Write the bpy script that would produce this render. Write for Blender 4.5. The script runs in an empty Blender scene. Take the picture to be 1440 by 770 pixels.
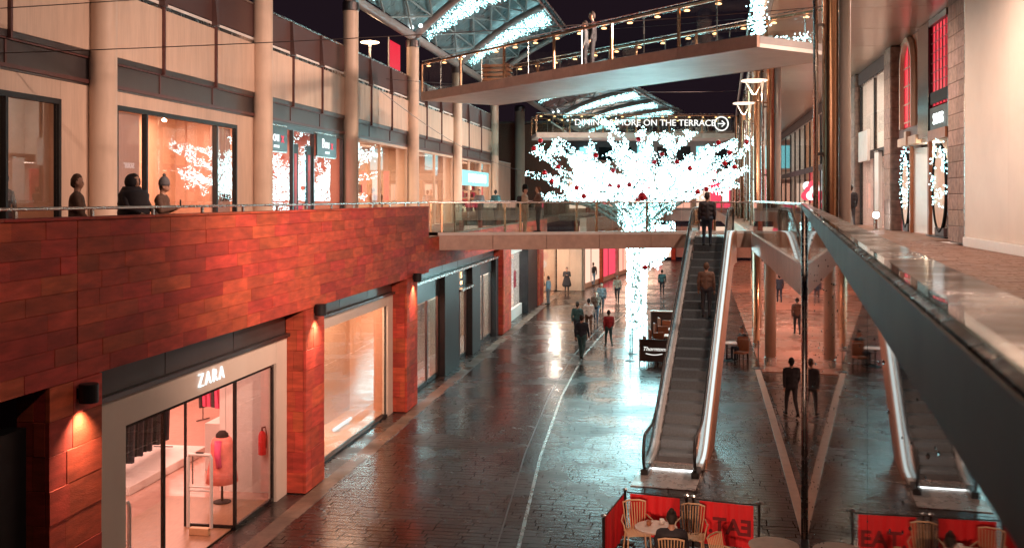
import bpy, bmesh, math, random
from mathutils import Matrix, Vector
random.seed(7)
R = math.radians
sc = bpy.context.scene
col = sc.collection

# ------------------------------------------------------------------ camera
F_PX, XV, YH, EYE = 1440.0, 980.0, 279.0, 6.6      # pixel focal length, street vanishing point, horizon row, eye height
YAW = math.atan((XV - 720) / F_PX)
cam_d = bpy.data.cameras.new('camera')
cam = bpy.data.objects.new('camera', cam_d); col.objects.link(cam)
cam.location = (0, 0, EYE); cam.rotation_euler = (R(90), 0, YAW)
cam_d.sensor_width = 36; cam_d.lens = 36 * F_PX / 1440
cam_d.shift_y = -(385 - YH) / 1440
cam_d.clip_start = 0.02; cam_d.clip_end = 1500
cam_d.dof.use_dof = True; cam_d.dof.focus_distance = 30; cam_d.dof.aperture_fstop = 13
sc.camera = cam
FLOOD = (900, 4000, 6800, 7400, 7400)

# ------------------------------------------------------------------ night sky
world = bpy.data.worlds.new('World'); sc.world = world; world.use_nodes = True
bg = world.node_tree.nodes['Background']
bg.inputs['Color'].default_value = (0.030, 0.017, 0.026, 1)
bg.inputs['Strength'].default_value = 0.3

sc.view_settings.view_transform = 'Standard'; sc.view_settings.look = 'None'
sc.view_settings.exposure = 0.45; sc.view_settings.gamma = 1.0
cy = sc.cycles
cy.use_denoising = True
try: cy.denoiser = 'OPENIMAGEDENOISE'
except Exception: pass
cy.max_bounces = 9; cy.glossy_bounces = 5; cy.transmission_bounces = 4; cy.diffuse_bounces = 3
cy.transparent_max_bounces = 24; cy.sample_clamp_indirect = 6; cy.caustics_reflective = False; cy.caustics_refractive = False

# ------------------------------------------------------------------ pixel helpers (photo pixel + a known plane -> point)
_c, _s = math.cos(YAW), math.sin(YAW)
def ray(x, y):
    u = (x - 720) / F_PX
    return (_c * u - _s, _s * u + _c, (YH - y) / F_PX)
def atz(x, y, z):
    d = ray(x, y); t = (z - EYE) / d[2]; return Vector((d[0] * t, d[1] * t, z))
def atx(x, y, X):
    d = ray(x, y); t = X / d[0]; return Vector((X, d[1] * t, EYE + d[2] * t))
def aty(x, y, Y):
    d = ray(x, y); t = Y / d[1]; return Vector((d[0] * t, Y, EYE + d[2] * t))

# ------------------------------------------------------------------ frames: LEFT follows the left building line, W0 is the world
W0 = Matrix.Identity(4)
LA, LX0 = 0.024, -8.07
LEFT = Matrix.Translation((LX0, 0, 0)) @ Matrix.Rotation(LA, 4, 'Z')
LINV = LEFT.inverted()
def lpx(x, y, o):                      # pixel on the left building plane at offset o -> (s, z)
    d = LINV.to_3x3() @ Vector(ray(x, y)); p = LINV @ Vector((0, 0, EYE))
    t = (o - p.x) / d.x; q = p + d * t; return q.y, q.z
FR = W0
def use(m):
    global FR
    FR = m
WM = {}

# ------------------------------------------------------------------ materials
MAT = {}
def nodes_of(m): return m.node_tree.nodes, m.node_tree.links
def mat(name, c, rough=0.6, metal=0.0, var=0.12, scale=6.0, bump=0.0, bscale=40.0, objvar=0.0, rvar=0.0, spec=0.5, stretch=None, stain=None, coat=0.0, world=False):
    m = bpy.data.materials.new(name); m.use_nodes = True; MAT[name] = m
    N, Lk = nodes_of(m); b = N['Principled BSDF']
    b.inputs['Roughness'].default_value = rough; b.inputs['Metallic'].default_value = metal
    b.inputs['Specular IOR Level'].default_value = spec
    if coat: b.inputs['Coat Weight'].default_value = coat; b.inputs['Coat Roughness'].default_value = 0.08
    tc = N.new('ShaderNodeTexCoord'); mp = N.new('ShaderNodeMapping'); gp = N.new('ShaderNodeNewGeometry'); src = gp.outputs['Position'] if world else tc.outputs['Object']; Lk.new(src, mp.inputs['Vector'])
    if stretch: mp.inputs['Scale'].default_value = stretch
    nz = N.new('ShaderNodeTexNoise'); nz.inputs['Scale'].default_value = scale; nz.inputs['Detail'].default_value = 6
    Lk.new(mp.outputs['Vector'], nz.inputs['Vector'])
    rp = N.new('ShaderNodeValToRGB'); Lk.new(nz.outputs['Fac'], rp.inputs['Fac'])
    rp.color_ramp.elements[0].position = 0.3; rp.color_ramp.elements[1].position = 0.7
    rp.color_ramp.elements[0].color = tuple(v * (1 - var) for v in c) + (1,)
    rp.color_ramp.elements[1].color = tuple(min(1, v * (1 + var)) for v in c) + (1,)
    out = rp.outputs['Color']
    if objvar:
        oi = N.new('ShaderNodeObjectInfo'); hs = N.new('ShaderNodeHueSaturation')
        mr = N.new('ShaderNodeMapRange'); mr.inputs['To Min'].default_value = 1 - objvar; mr.inputs['To Max'].default_value = 1 + objvar
        Lk.new(oi.outputs['Random'], mr.inputs['Value']); Lk.new(mr.outputs['Result'], hs.inputs['Value'])
        m2 = N.new('ShaderNodeMath'); m2.operation = 'MULTIPLY_ADD'; m2.inputs[1].default_value = 0.016; m2.inputs[2].default_value = 0.494
        fr = N.new('ShaderNodeMath'); fr.operation = 'FRACT'; ml = N.new('ShaderNodeMath'); ml.operation = 'MULTIPLY'; ml.inputs[1].default_value = 17.3
        Lk.new(oi.outputs['Random'], ml.inputs[0]); Lk.new(ml.outputs[0], fr.inputs[0]); Lk.new(fr.outputs[0], m2.inputs[0]); Lk.new(m2.outputs[0], hs.inputs['Hue'])
        Lk.new(out, hs.inputs['Color']); out = hs.outputs['Color']
    if stain:
        n3 = N.new('ShaderNodeTexNoise'); n3.inputs['Scale'].default_value = stain[0]; n3.inputs['Detail'].default_value = 8; n3.inputs['Roughness'].default_value = 0.7
        mp3 = N.new('ShaderNodeMapping'); mp3.inputs['Scale'].default_value = stain[2]
        Lk.new(src, mp3.inputs['Vector']); Lk.new(mp3.outputs['Vector'], n3.inputs['Vector'])
        r3 = N.new('ShaderNodeMapRange'); r3.inputs['From Min'].default_value = 0.42; r3.inputs['From Max'].default_value = 0.75
        r3.inputs['To Min'].default_value = 0; r3.inputs['To Max'].default_value = stain[1]
        Lk.new(n3.outputs['Fac'], r3.inputs['Value'])
        mx = N.new('ShaderNodeMixRGB'); mx.blend_type = 'MULTIPLY'; mx.inputs['Color2'].default_value = (0.35, 0.3, 0.28, 1)
        Lk.new(r3.outputs['Result'], mx.inputs['Fac']); Lk.new(out, mx.inputs['Color1']); out = mx.outputs['Color']
    Lk.new(out, b.inputs['Base Color'])
    if rvar:
        n2 = N.new('ShaderNodeTexNoise'); n2.inputs['Scale'].default_value = scale * 0.6; n2.inputs['Detail'].default_value = 5
        Lk.new(mp.outputs['Vector'], n2.inputs['Vector'])
        m3 = N.new('ShaderNodeMapRange'); m3.inputs['From Min'].default_value = 0.35; m3.inputs['From Max'].default_value = 0.65
        m3.inputs['To Min'].default_value = max(0.02, rough - rvar); m3.inputs['To Max'].default_value = rough + rvar
        Lk.new(n2.outputs['Fac'], m3.inputs['Value']); Lk.new(m3.outputs['Result'], b.inputs['Roughness'])
    if bump:
        nb = N.new('ShaderNodeTexNoise'); nb.inputs['Scale'].default_value = bscale; nb.inputs['Detail'].default_value = 5
        Lk.new(mp.outputs['Vector'], nb.inputs['Vector'])
        bm_ = N.new('ShaderNodeBump'); bm_.inputs['Strength'].default_value = bump; bm_.inputs['Distance'].default_value = 0.02
        Lk.new(nb.outputs['Fac'], bm_.inputs['Height']); Lk.new(bm_.outputs['Normal'], b.inputs['Normal'])
    return m
def emit(name, c, strength, sample=False):
    m = bpy.data.materials.new(name); m.use_nodes = True; MAT[name] = m
    N, Lk = nodes_of(m); b = N['Principled BSDF']
    b.inputs['Base Color'].default_value = (0.02, 0.02, 0.02, 1)
    b.inputs['Emission Color'].default_value = tuple(c) + (1,); b.inputs['Emission Strength'].default_value = strength
    if not sample: m.cycles.emission_sampling = 'NONE'
    return m
def glass(name, tint=(1, 1, 1), boost=1.6, rough=0.0, minr=0.03, ripple=0.0):
    m = bpy.data.materials.new(name); m.use_nodes = True; MAT[name] = m
    N, Lk = nodes_of(m); N.remove(N['Principled BSDF']); out = N['Material Output']
    g = N.new('ShaderNodeNewGeometry'); dt = N.new('ShaderNodeVectorMath'); dt.operation = 'DOT_PRODUCT'
    Lk.new(g.outputs['Normal'], dt.inputs[0]); Lk.new(g.outputs['Incoming'], dt.inputs[1])
    ab = N.new('ShaderNodeMath'); ab.operation = 'ABSOLUTE'; Lk.new(dt.outputs['Value'], ab.inputs[0])
    om = N.new('ShaderNodeMath'); om.operation = 'SUBTRACT'; om.inputs[0].default_value = 1.0; Lk.new(ab.outputs[0], om.inputs[1])
    fr = N.new('ShaderNodeMath'); fr.operation = 'POWER'; fr.inputs[1].default_value = 4.2; Lk.new(om.outputs[0], fr.inputs[0])
    mu = N.new('ShaderNodeMath'); mu.operation = 'MULTIPLY_ADD'; mu.use_clamp = True; mu.inputs[1].default_value = boost; mu.inputs[2].default_value = minr
    tr = N.new('ShaderNodeBsdfTransparent'); tr.inputs['Color'].default_value = tuple(tint) + (1,)
    gl = N.new('ShaderNodeBsdfGlossy'); gl.inputs['Roughness'].default_value = rough
    mx = N.new('ShaderNodeMixShader')
    Lk.new(fr.outputs[0], mu.inputs[0]); Lk.new(mu.outputs[0], mx.inputs[0]); Lk.new(tr.outputs[0], mx.inputs[1]); Lk.new(gl.outputs[0], mx.inputs[2])
    if ripple:
        tc = N.new('ShaderNodeTexCoord'); nb = N.new('ShaderNodeTexNoise'); nb.inputs['Scale'].default_value = 0.9; nb.inputs['Detail'].default_value = 1
        bm_ = N.new('ShaderNodeBump'); bm_.inputs['Strength'].default_value = ripple; bm_.inputs['Distance'].default_value = 0.02
        Lk.new(tc.outputs['Object'], nb.inputs['Vector']); Lk.new(nb.outputs['Fac'], bm_.inputs['Height']); Lk.new(bm_.outputs['Normal'], gl.inputs['Normal'])
    Lk.new(mx.outputs[0], out.inputs['Surface'])
    return m

mat('sandstone', (0.47, 0.066, 0.036), 0.75, var=0.30, scale=2.2, stretch=(1, 1, 4.5), bump=0.30, bscale=22, objvar=0.24, stain=(0.7, 0.32, (1, 1, 0.5)), world=True)
mat('sandstone_joint', (0.26, 0.05, 0.026), 0.9)
mat('cream', (0.60, 0.44, 0.34), 0.55, var=0.06, scale=2.5, stretch=(1, 14, 0.6), stain=(1.6, 0.35, (1, 2, 0.25)), bump=0.04)
mat('cream_column', (0.60, 0.45, 0.35), 0.5, var=0.06, scale=2.0, stain=(1.5, 0.3, (1.5, 1.5, 0.2)))
mat('hoarding_paint', (0.72, 0.62, 0.53), 0.55, var=0.03, scale=1.2, stain=(0.5, 0.12, (1, 1, 1)))
mat('dark_frame', (0.016, 0.016, 0.018), 0.45, var=0.2, spec=0.3)
mat('black_gloss', (0.012, 0.012, 0.014), 0.15, var=0.1)
mat('band_grey', (0.055, 0.045, 0.045), 0.33, var=0.12, scale=2)
mat('trim_red', (0.10, 0.038, 0.034), 0.4, var=0.15)
mat('mesh_brown', (0.085, 0.042, 0.038), 0.4, var=0.1, scale=40)
mat('steel', (0.55, 0.52, 0.50), 0.27, 1.0, var=0.05, rvar=0.03)
mat('steel_dark', (0.16, 0.14, 0.14), 0.35, 0.9, var=0.06)
mat('bronze', (0.46, 0.27, 0.17), 0.27, 1.0, var=0.12, scale=3, stretch=(1, 1, 0.15), rvar=0.08)
mat('bridge_brown', (0.50, 0.34, 0.275), 0.4, var=0.1, scale=4, stain=(1.0, 0.4, (1, 1, 0.4)))
mat('soffit_white', (0.74, 0.71, 0.68), 0.45, var=0.05, scale=1.5, stain=(0.6, 0.35, (1, 1, 1)))
mat('soffit_metal', (0.62, 0.41, 0.31), 0.28, 0.6, var=0.05, scale=1.2, stretch=(1, 6, 1))
mat('grey_paint', (0.36, 0.34, 0.34), 0.4, var=0.08, scale=3)
mat('tube_grey', (0.27, 0.22, 0.21), 0.4, var=0.1, scale=3)
mat('roof_blue', (0.10, 0.17, 0.19), 0.35, var=0.2, scale=3, rvar=0.1)
mat('brick_brown', (0.17, 0.075, 0.05), 0.8, var=0.25, scale=12)
mat('stone_grey', (0.24, 0.17, 0.145), 0.8, var=0.3, scale=5, bump=0.6, bscale=18, objvar=0.18, world=True)
mat('rubber', (0.012, 0.012, 0.013), 0.32, var=0.1)
mat('white_paint', (0.75, 0.72, 0.69), 0.4, var=0.03)
mat('tile_pink', (0.55, 0.34, 0.28), 0.16, var=0.05, rvar=0.05)
mat('wood_floor', (0.30, 0.16, 0.09), 0.35, var=0.2, scale=4, stretch=(8, 1, 1))
mat('wall_pink', (0.66, 0.40, 0.31), 0.6, var=0.05)
mat('wall_peach', (0.70, 0.46, 0.33), 0.6, var=0.05)
mat('wall_dark', (0.07, 0.045, 0.045), 0.6, var=0.2)
mat('wall_red', (0.55, 0.05, 0.06), 0.5, var=0.1)
mat('panel_rose', (0.60, 0.40, 0.35), 0.5, var=0.08, scale=3, stretch=(1, 20, 1))
mat('teal_frame', (0.05, 0.075, 0.085), 0.3, 0.2, var=0.15)
mat('asphalt', (0.035, 0.027, 0.025), 0.28, var=0.2, scale=2, rvar=0.12)
mat('banner_red', (0.74, 0.012, 0.020), 0.65, var=0.10, scale=1.6, stretch=(4, 4, 0.5), bump=0.35, bscale=3)
mat('banner_print', (0.17, 0.006, 0.012), 0.7, var=0.05)
mat('chair_cream', (0.68, 0.44, 0.26), 0.45, var=0.08)
mat('table_top', (0.62, 0.46, 0.38), 0.4, var=0.10, scale=9)
mat('cafe_brown', (0.045, 0.024, 0.022), 0.6, var=0.15)
mat('leather_tan', (0.30, 0.11, 0.05), 0.5, var=0.15)
mat('cloth_white', (0.78, 0.76, 0.74), 0.7, var=0.04)
mat('ink_black', (0.010, 0.010, 0.011), 0.6, spec=0.12)
mat('edge_stone', (0.15, 0.105, 0.08), 0.42, var=0.45, scale=1.1, rvar=0.2, bump=0.3, bscale=14, stain=(1.6, 0.85, (1, .5, 1)), world=True)
mat('bauble_red', (0.42, 0.008, 0.02), 0.18, 0.3, var=0.1)
mat('bark', (0.07, 0.05, 0.04), 0.9, var=0.3, bump=0.5)
mat('esc_step', (0.17, 0.20, 0.22), 0.36, 0.55, var=0.12, scale=20)
mat('esc_side', (0.46, 0.20, 0.11), 0.3, 0.35, var=0.12, scale=3)
mat('deck_satin', (0.62, 0.60, 0.58), 0.3, 0.5, var=0.06)
mat('landing_plate', (0.50, 0.44, 0.41), 0.32, 0.6, var=0.1, rvar=0.1)
mat('sign_board', (0.03, 0.05, 0.055), 0.3)
mat('pink_cloth', (0.75, 0.07, 0.20), 0.7, var=0.15, bump=0.3, bscale=8)
mat('coral_cloth', (0.80, 0.22, 0.18), 0.7, var=0.15, bump=0.3, bscale=8)
mat('dark_cloth', (0.025, 0.022, 0.028), 0.75, var=0.3, bump=0.3, bscale=8)
mat('skin', (0.48, 0.27, 0.19), 0.5, var=0.06)
mat('mannequin', (0.30, 0.22, 0.19), 0.4)
mat('shade_tinted_glass', (0.004, 0.014, 0.017), 0.02, var=0.3, scale=1.0, spec=0.42)  # shade behind the glass is put into its dark base colour
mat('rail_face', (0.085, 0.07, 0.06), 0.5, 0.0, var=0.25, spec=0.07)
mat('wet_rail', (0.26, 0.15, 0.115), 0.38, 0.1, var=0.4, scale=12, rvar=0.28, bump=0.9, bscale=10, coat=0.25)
mat('wet_pave_upper', (0.22, 0.125, 0.09), 0.55, var=0.18, scale=5, rvar=0.12, objvar=0.14, spec=0.3)
mat('raindrop', (0.98, 0.99, 1.0), 0.0, 0.0, var=0.0)
MAT['raindrop'].node_tree.nodes['Principled BSDF'].inputs['Transmission Weight'].default_value = 1.0; MAT['raindrop'].node_tree.nodes['Principled BSDF'].inputs['IOR'].default_value = 1.33
mat('track_metal', (0.58, 0.40, 0.29), 0.42, 0.25, var=0.1, scale=3)
glass('pane_clear', (0.96, 0.96, 0.955), 0.35, 0.0, 0.04)
glass('pane', (0.96, 0.96, 0.955), 1.0, 0.0, 0.05)
glass('pane_teal', (0.91, 0.965, 0.96), 0.8, 0.01, 0.05)
glass('pane_esc', (0.62, 0.72, 0.74), 0.8, 0.03, 0.06)
emit('fairy', (0.48, 0.96, 1.0), 16.0, True)
emit('fairy_canopy', (0.46, 0.97, 1.0), 5.0, True)
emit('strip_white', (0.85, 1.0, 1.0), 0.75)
mat('arcade_lit_floor', (0.40, 0.20, 0.14), 0.30, var=0.12, scale=1.0, rvar=0.1)
emit('glow_warm', (1.0, 0.62, 0.36), 6.0)
emit('glow_orange', (1.0, 0.45, 0.18), 4.0)
emit('glow_white', (0.92, 1.0, 1.0), 4.0)
emit('glow_sign', (0.95, 1.0, 1.0), 1.1)
emit('glow_red', (1.0, 0.006, 0.045), 0.62)
emit('glow_pink', (1.0, 0.06, 0.12), 0.85)
emit('glow_teal', (0.25, 0.75, 0.8), 1.2)
emit('letter_white', (1.0, 0.98, 0.92), 1.0)
emit('starlight', (0.95, 1.0, 1.0), 22.0)
emit('glow_warm_soft', (1.0, 0.74, 0.55), 1.3)
emit('glow_shop_a', (1.0, 0.42, 0.30), 1.0)
emit('glow_shop_b', (1.0, 0.62, 0.46), 0.9)

# wet street setts: object-space film of water, dry patches, uneven tint
def wet_material():
    m = mat('wet_setts', (0.036, 0.021, 0.016), 0.22, var=0.45, scale=1.3, spec=0.6)
    N, Lk = nodes_of(m); b = N['Principled BSDF']
    g = N.new('ShaderNodeNewGeometry'); n = N.new('ShaderNodeTexNoise'); n.inputs['Scale'].default_value = 0.42; n.inputs['Detail'].default_value = 6; n.inputs['Roughness'].default_value = 0.62
    Lk.new(g.outputs['Position'], n.inputs['Vector'])
    r = N.new('ShaderNodeMapRange'); r.inputs['From Min'].default_value = 0.38; r.inputs['From Max'].default_value = 0.66
    r.inputs['To Min'].default_value = 0.15; r.inputs['To Max'].default_value = 0.36
    Lk.new(n.outputs['Fac'], r.inputs['Value']); Lk.new(r.outputs['Result'], b.inputs['Roughness'])
    nb = N.new('ShaderNodeTexNoise'); nb.inputs['Scale'].default_value = 9; nb.inputs['Detail'].default_value = 4
    Lk.new(g.outputs['Position'], nb.inputs['Vector'])
    bm_ = N.new('ShaderNodeBump'); bm_.inputs['Strength'].default_value = 0.22; bm_.inputs['Distance'].default_value = 0.02
    Lk.new(nb.outputs['Fac'], bm_.inputs['Height']); Lk.new(bm_.outputs['Normal'], b.inputs['Normal'])
wet_material()

# ------------------------------------------------------------------ mesh builder
class MB:
    def __init__(s): s.v = []; s.f = []; s.mi = []; s.cur = 0; s.sm = False
    def add(s, vs, fs):
        o = len(s.v); s.v += [tuple(p) for p in vs]
        for f in fs: s.f.append(tuple(i + o for i in f)); s.mi.append(s.cur)
        return s
    def box(s, x0, x1, y0, y1, z0, z1):
        x0, x1 = min(x0, x1), max(x0, x1); y0, y1 = min(y0, y1), max(y0, y1); z0, z1 = min(z0, z1), max(z0, z1)
        return s.add([(x0, y0, z0), (x1, y0, z0), (x1, y1, z0), (x0, y1, z0), (x0, y0, z1), (x1, y0, z1), (x1, y1, z1), (x0, y1, z1)],
                     [(0, 3, 2, 1), (4, 5, 6, 7), (0, 1, 5, 4), (1, 2, 6, 5), (2, 3, 7, 6), (3, 0, 4, 7)])
    def cbox(s, c, d): return s.box(c[0] - d[0] / 2, c[0] + d[0] / 2, c[1] - d[1] / 2, c[1] + d[1] / 2, c[2] - d[2] / 2, c[2] + d[2] / 2)
    def bbox(s, x0, x1, y0, y1, z0, z1, b=0.01):      # box with chamfered edges
        bm = bmesh.new(); bmesh.ops.create_cube(bm, size=1)
        for v in bm.verts: v.co = ((x0 + x1) / 2 + v.co.x * (x1 - x0), (y0 + y1) / 2 + v.co.y * (y1 - y0), (z0 + z1) / 2 + v.co.z * (z1 - z0))
        bmesh.ops.bevel(bm, geom=bm.edges[:], offset=b, segments=2, affect='EDGES', profile=0.5)
        return s.from_bm(bm)
    def from_bm(s, bm):
        bm.verts.ensure_lookup_table(); bm.verts.index_update()
        s.add([v.co[:] for v in bm.verts], [[v.index for v in f.verts] for f in bm.faces]); bm.free(); return s
    def poly(s, pts, thick, axis):                    # polygon (list of 3-D points) extruded along axis*thick
        n = len(pts); a = Vector(axis) * thick
        vs = [Vector(p) for p in pts] + [Vector(p) + a for p in pts]
        return s.add(vs, [tuple(range(n - 1, -1, -1)), tuple(range(n, 2 * n))] + [(i, (i + 1) % n, (i + 1) % n + n, i + n) for i in range(n)])
    def path(s, pts, r, n=8, caps=True, rs=None):
        pts = [Vector(p) for p in pts]; rings = []; up = None
        for i, p in enumerate(pts):
            t = (pts[min(i + 1, len(pts) - 1)] - pts[max(i - 1, 0)]).normalized()
            if up is None: up = Vector((0, 0, 1)) if abs(t.z) < 0.9 else Vector((1, 0, 0))
            a = t.cross(up).normalized(); b = a.cross(t).normalized(); up = b
            rr = rs[i] if rs else r
            rings.append([p + (a * math.cos(2 * math.pi * k / n) + b * math.sin(2 * math.pi * k / n)) * rr for k in range(n)])
        o = len(s.v); fs = []
        for i in range(len(rings) - 1):
            for k in range(n): fs.append((i * n + k, i * n + (k + 1) % n, (i + 1) * n + (k + 1) % n, (i + 1) * n + k))
        if caps: fs += [tuple(range(n - 1, -1, -1)), tuple((len(rings) - 1) * n + k for k in range(n))]
        return s.add([v for r_ in rings for v in r_], fs)
    def tube(s, p, q, r, n=8, r2=None): return s.path([p, q], r, n, True, [r, r if r2 is None else r2])
    def lathe(s, c, prof, n=16):                      # prof: [(r, z)...] about a vertical axis at c
        vs = []; fs = []
        for r, z in prof:
            for k in range(n): vs.append((c[0] + r * math.cos(2 * math.pi * k / n), c[1] + r * math.sin(2 * math.pi * k / n), c[2] + z))
        for i in range(len(prof) - 1):
            for k in range(n): fs.append((i * n + k, i * n + (k + 1) % n, (i + 1) * n + (k + 1) % n, (i + 1) * n + k))
        fs += [tuple(range(n - 1, -1, -1)), tuple((len(prof) - 1) * n + k for k in range(n))]
        return s.add(vs, fs)
    def ball(s, c, r, n=10, m=6, sz=1.0): return s.lathe(c, [(max(0.001, r * math.sin(math.pi * i / m)), -r * sz * math.cos(math.pi * i / m)) for i in range(m + 1)], n)
    def text(s, body, size, M, depth=0.02, shear=0.0, align='CENTER', space=1.0, bold=0.0):
        cu = bpy.data.curves.new('t', 'FONT'); cu.body = body; cu.size = size; cu.extrude = depth / 2; cu.align_x = align; cu.align_y = 'CENTER'; cu.shear = shear
        cu.space_character = space; cu.resolution_u = 3; cu.offset = bold
        o = bpy.data.objects.new('t', cu); col.objects.link(o)
        dg = bpy.context.evaluated_depsgraph_get(); me = bpy.data.meshes.new_from_object(o.evaluated_get(dg))
        s.add([M @ v.co for v in me.vertices], [tuple(p.vertices) for p in me.polygons])
        bpy.data.objects.remove(o); bpy.data.curves.remove(cu); bpy.data.meshes.remove(me); return s
    def mesh(s, name, M=None):
        me = bpy.data.meshes.new(name); vs = s.v if M is None else [tuple(M @ Vector(p)) for p in s.v]
        me.from_pydata(vs, [], s.f); me.polygons.foreach_set('material_index', s.mi)
        if s.sm: me.polygons.foreach_set('use_smooth', [True] * len(s.f))
        me.update(); return me
    def build(s, name, m, parent=None, local=False, smooth=False):
        s.sm = smooth
        if parent is None: M = FR; wm = W0
        else: wm = WM[parent]; M = None if local else wm.inverted() @ FR
        me = s.mesh(name, M); ob = bpy.data.objects.new(name, me); col.objects.link(ob)
        for mm in (m if isinstance(m, (list, tuple)) else [m]): me.materials.append(MAT[mm])
        if parent is not None: ob.parent = parent
        WM[ob] = wm
        return ob
TXL = Matrix(((0, 0, 1, 0), (1, 0, 0, 0), (0, 1, 0, 0), (0, 0, 0, 1)))     # text on a face looking +X (left building)
TXR = Matrix(((0, 0, -1, 0), (-1, 0, 0, 0), (0, 1, 0, 0), (0, 0, 0, 1)))   # text on a face looking -X (right building)
TXF = Matrix(((1, 0, 0, 0), (0, 0, -1, 0), (0, 1, 0, 0), (0, 0, 0, 1)))    # text facing the camera side (-Y)
TXB = Matrix(((-1, 0, 0, 0), (0, 0, 1, 0), (0, 1, 0, 0), (0, 0, 0, 1)))    # text facing away (+Y): seen mirrored from behind
def T(x, y, z): return Matrix.Translation((x, y, z))
def tag(o, label=None, cat=None, group=None, kind=None):
    if label: o['label'] = label
    if cat: o['category'] = cat
    if group: o['group'] = group
    if kind: o['kind'] = kind
    return o
def thing(name, label, cat, loc=(0, 0, 0), rz=0.0, group=None, kind=None):
    o = bpy.data.objects.new(name, None); col.objects.link(o); o.empty_display_size = 0.2
    M = FR @ Matrix.Translation(loc) @ Matrix.Rotation(rz, 4, 'Z'); o.matrix_world = M; WM[o] = M
    return tag(o, label, cat, group, kind)
def B(name, m, parent, *dims, local=False):           # one box part
    return MB().box(*dims).build(name, m, parent, local)
def copy_tree(o, parent=None):
    c = o.copy(); col.objects.link(c); c.parent = parent
    for ch in list(o.children): copy_tree(ch, c)
    return c
def piece(name, me, parent, c, size):                 # shared-mesh piece under a parent that lies in the current frame
    ob = bpy.data.objects.new(name, me); col.objects.link(ob); ob.parent = parent
    ob.location = WM[parent].inverted() @ FR @ Vector(c); ob.scale = size; return ob
def lamp(kind, loc, power, color, parent=None, size=0.3, target=None, angle=None, blend=0.5, size_y=None):
    d = bpy.data.lights.new('lamp_light', kind); d.energy = power; d.color = color
    o = bpy.data.objects.new('lamp_light', d); col.objects.link(o)
    p = FR @ Vector(loc)
    if kind == 'AREA':
        d.size = size
        if size_y: d.shape = 'RECTANGLE'; d.size_y = size_y
    else: d.shadow_soft_size = size
    rot = Matrix.Identity(4)
    if target is not None: rot = (FR @ Vector(target) - p).to_track_quat('-Z', 'Y').to_matrix().to_4x4()
    elif kind == 'AREA': rot = Matrix.Rotation(math.atan2(FR[1][0], FR[0][0]), 4, 'Z')
    if angle: d.spot_size = R(angle); d.spot_blend = blend
    M = Matrix.Translation(p) @ rot
    if parent is not None:
        o.parent = parent; o.matrix_parent_inverse = Matrix.Identity(4); o.matrix_local = WM[parent].inverted() @ M
    else: o.matrix_world = M
    return o

# unit meshes for shared pieces
def unit_block(name, m, ins=(0.003, 0.012)):          # face looks +X, chamfered arris
    b = MB(); iy, iz = ins
    b.add([(-.5, -.5, -.5), (-.5, .5, -.5), (-.5, .5, .5), (-.5, -.5, .5), (.35, -.5, -.5), (.35, .5, -.5), (.35, .5, .5), (.35, -.5, .5),
           (.5, -.5 + iy, -.5 + iz), (.5, .5 - iy, -.5 + iz), (.5, .5 - iy, .5 - iz), (.5, -.5 + iy, .5 - iz)],
          [(8, 9, 10, 11), (4, 5, 9, 8), (5, 6, 10, 9), (6, 7, 11, 10), (7, 4, 8, 11), (0, 1, 5, 4), (1, 2, 6, 5), (2, 3, 7, 6), (3, 0, 4, 7)])
    me = b.mesh(name); me.materials.append(MAT[m]); return me
def unit_paver(name, m):
    b = MB()
    b.add([(-.5, -.5, -.5), (.5, -.5, -.5), (.5, .5, -.5), (-.5, .5, -.5), (-.5, -.5, .2), (.5, -.5, .2), (.5, .5, .2), (-.5, .5, .2),
           (-.485, -.46, .5), (.485, -.46, .5), (.485, .46, .5), (-.485, .46, .5)],
          [(8, 9, 10, 11), (4, 5, 9, 8), (5, 6, 10, 9), (6, 7, 11, 10), (7, 4, 8, 11), (0, 1, 5, 4), (1, 2, 6, 5), (2, 3, 7, 6), (3, 0, 4, 7)])
    me = b.mesh(name); me.materials.append(MAT[m]); return me
BLOCK = unit_block('sandstone_block', 'sandstone')
GREYBLOCK = unit_block('stone_block', 'stone_grey', (0.02, 0.04))
PAVER = unit_paver('paver', 'wet_setts')
PAVER_UP = unit_paver('paver_upper', 'wet_pave_upper')

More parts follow.
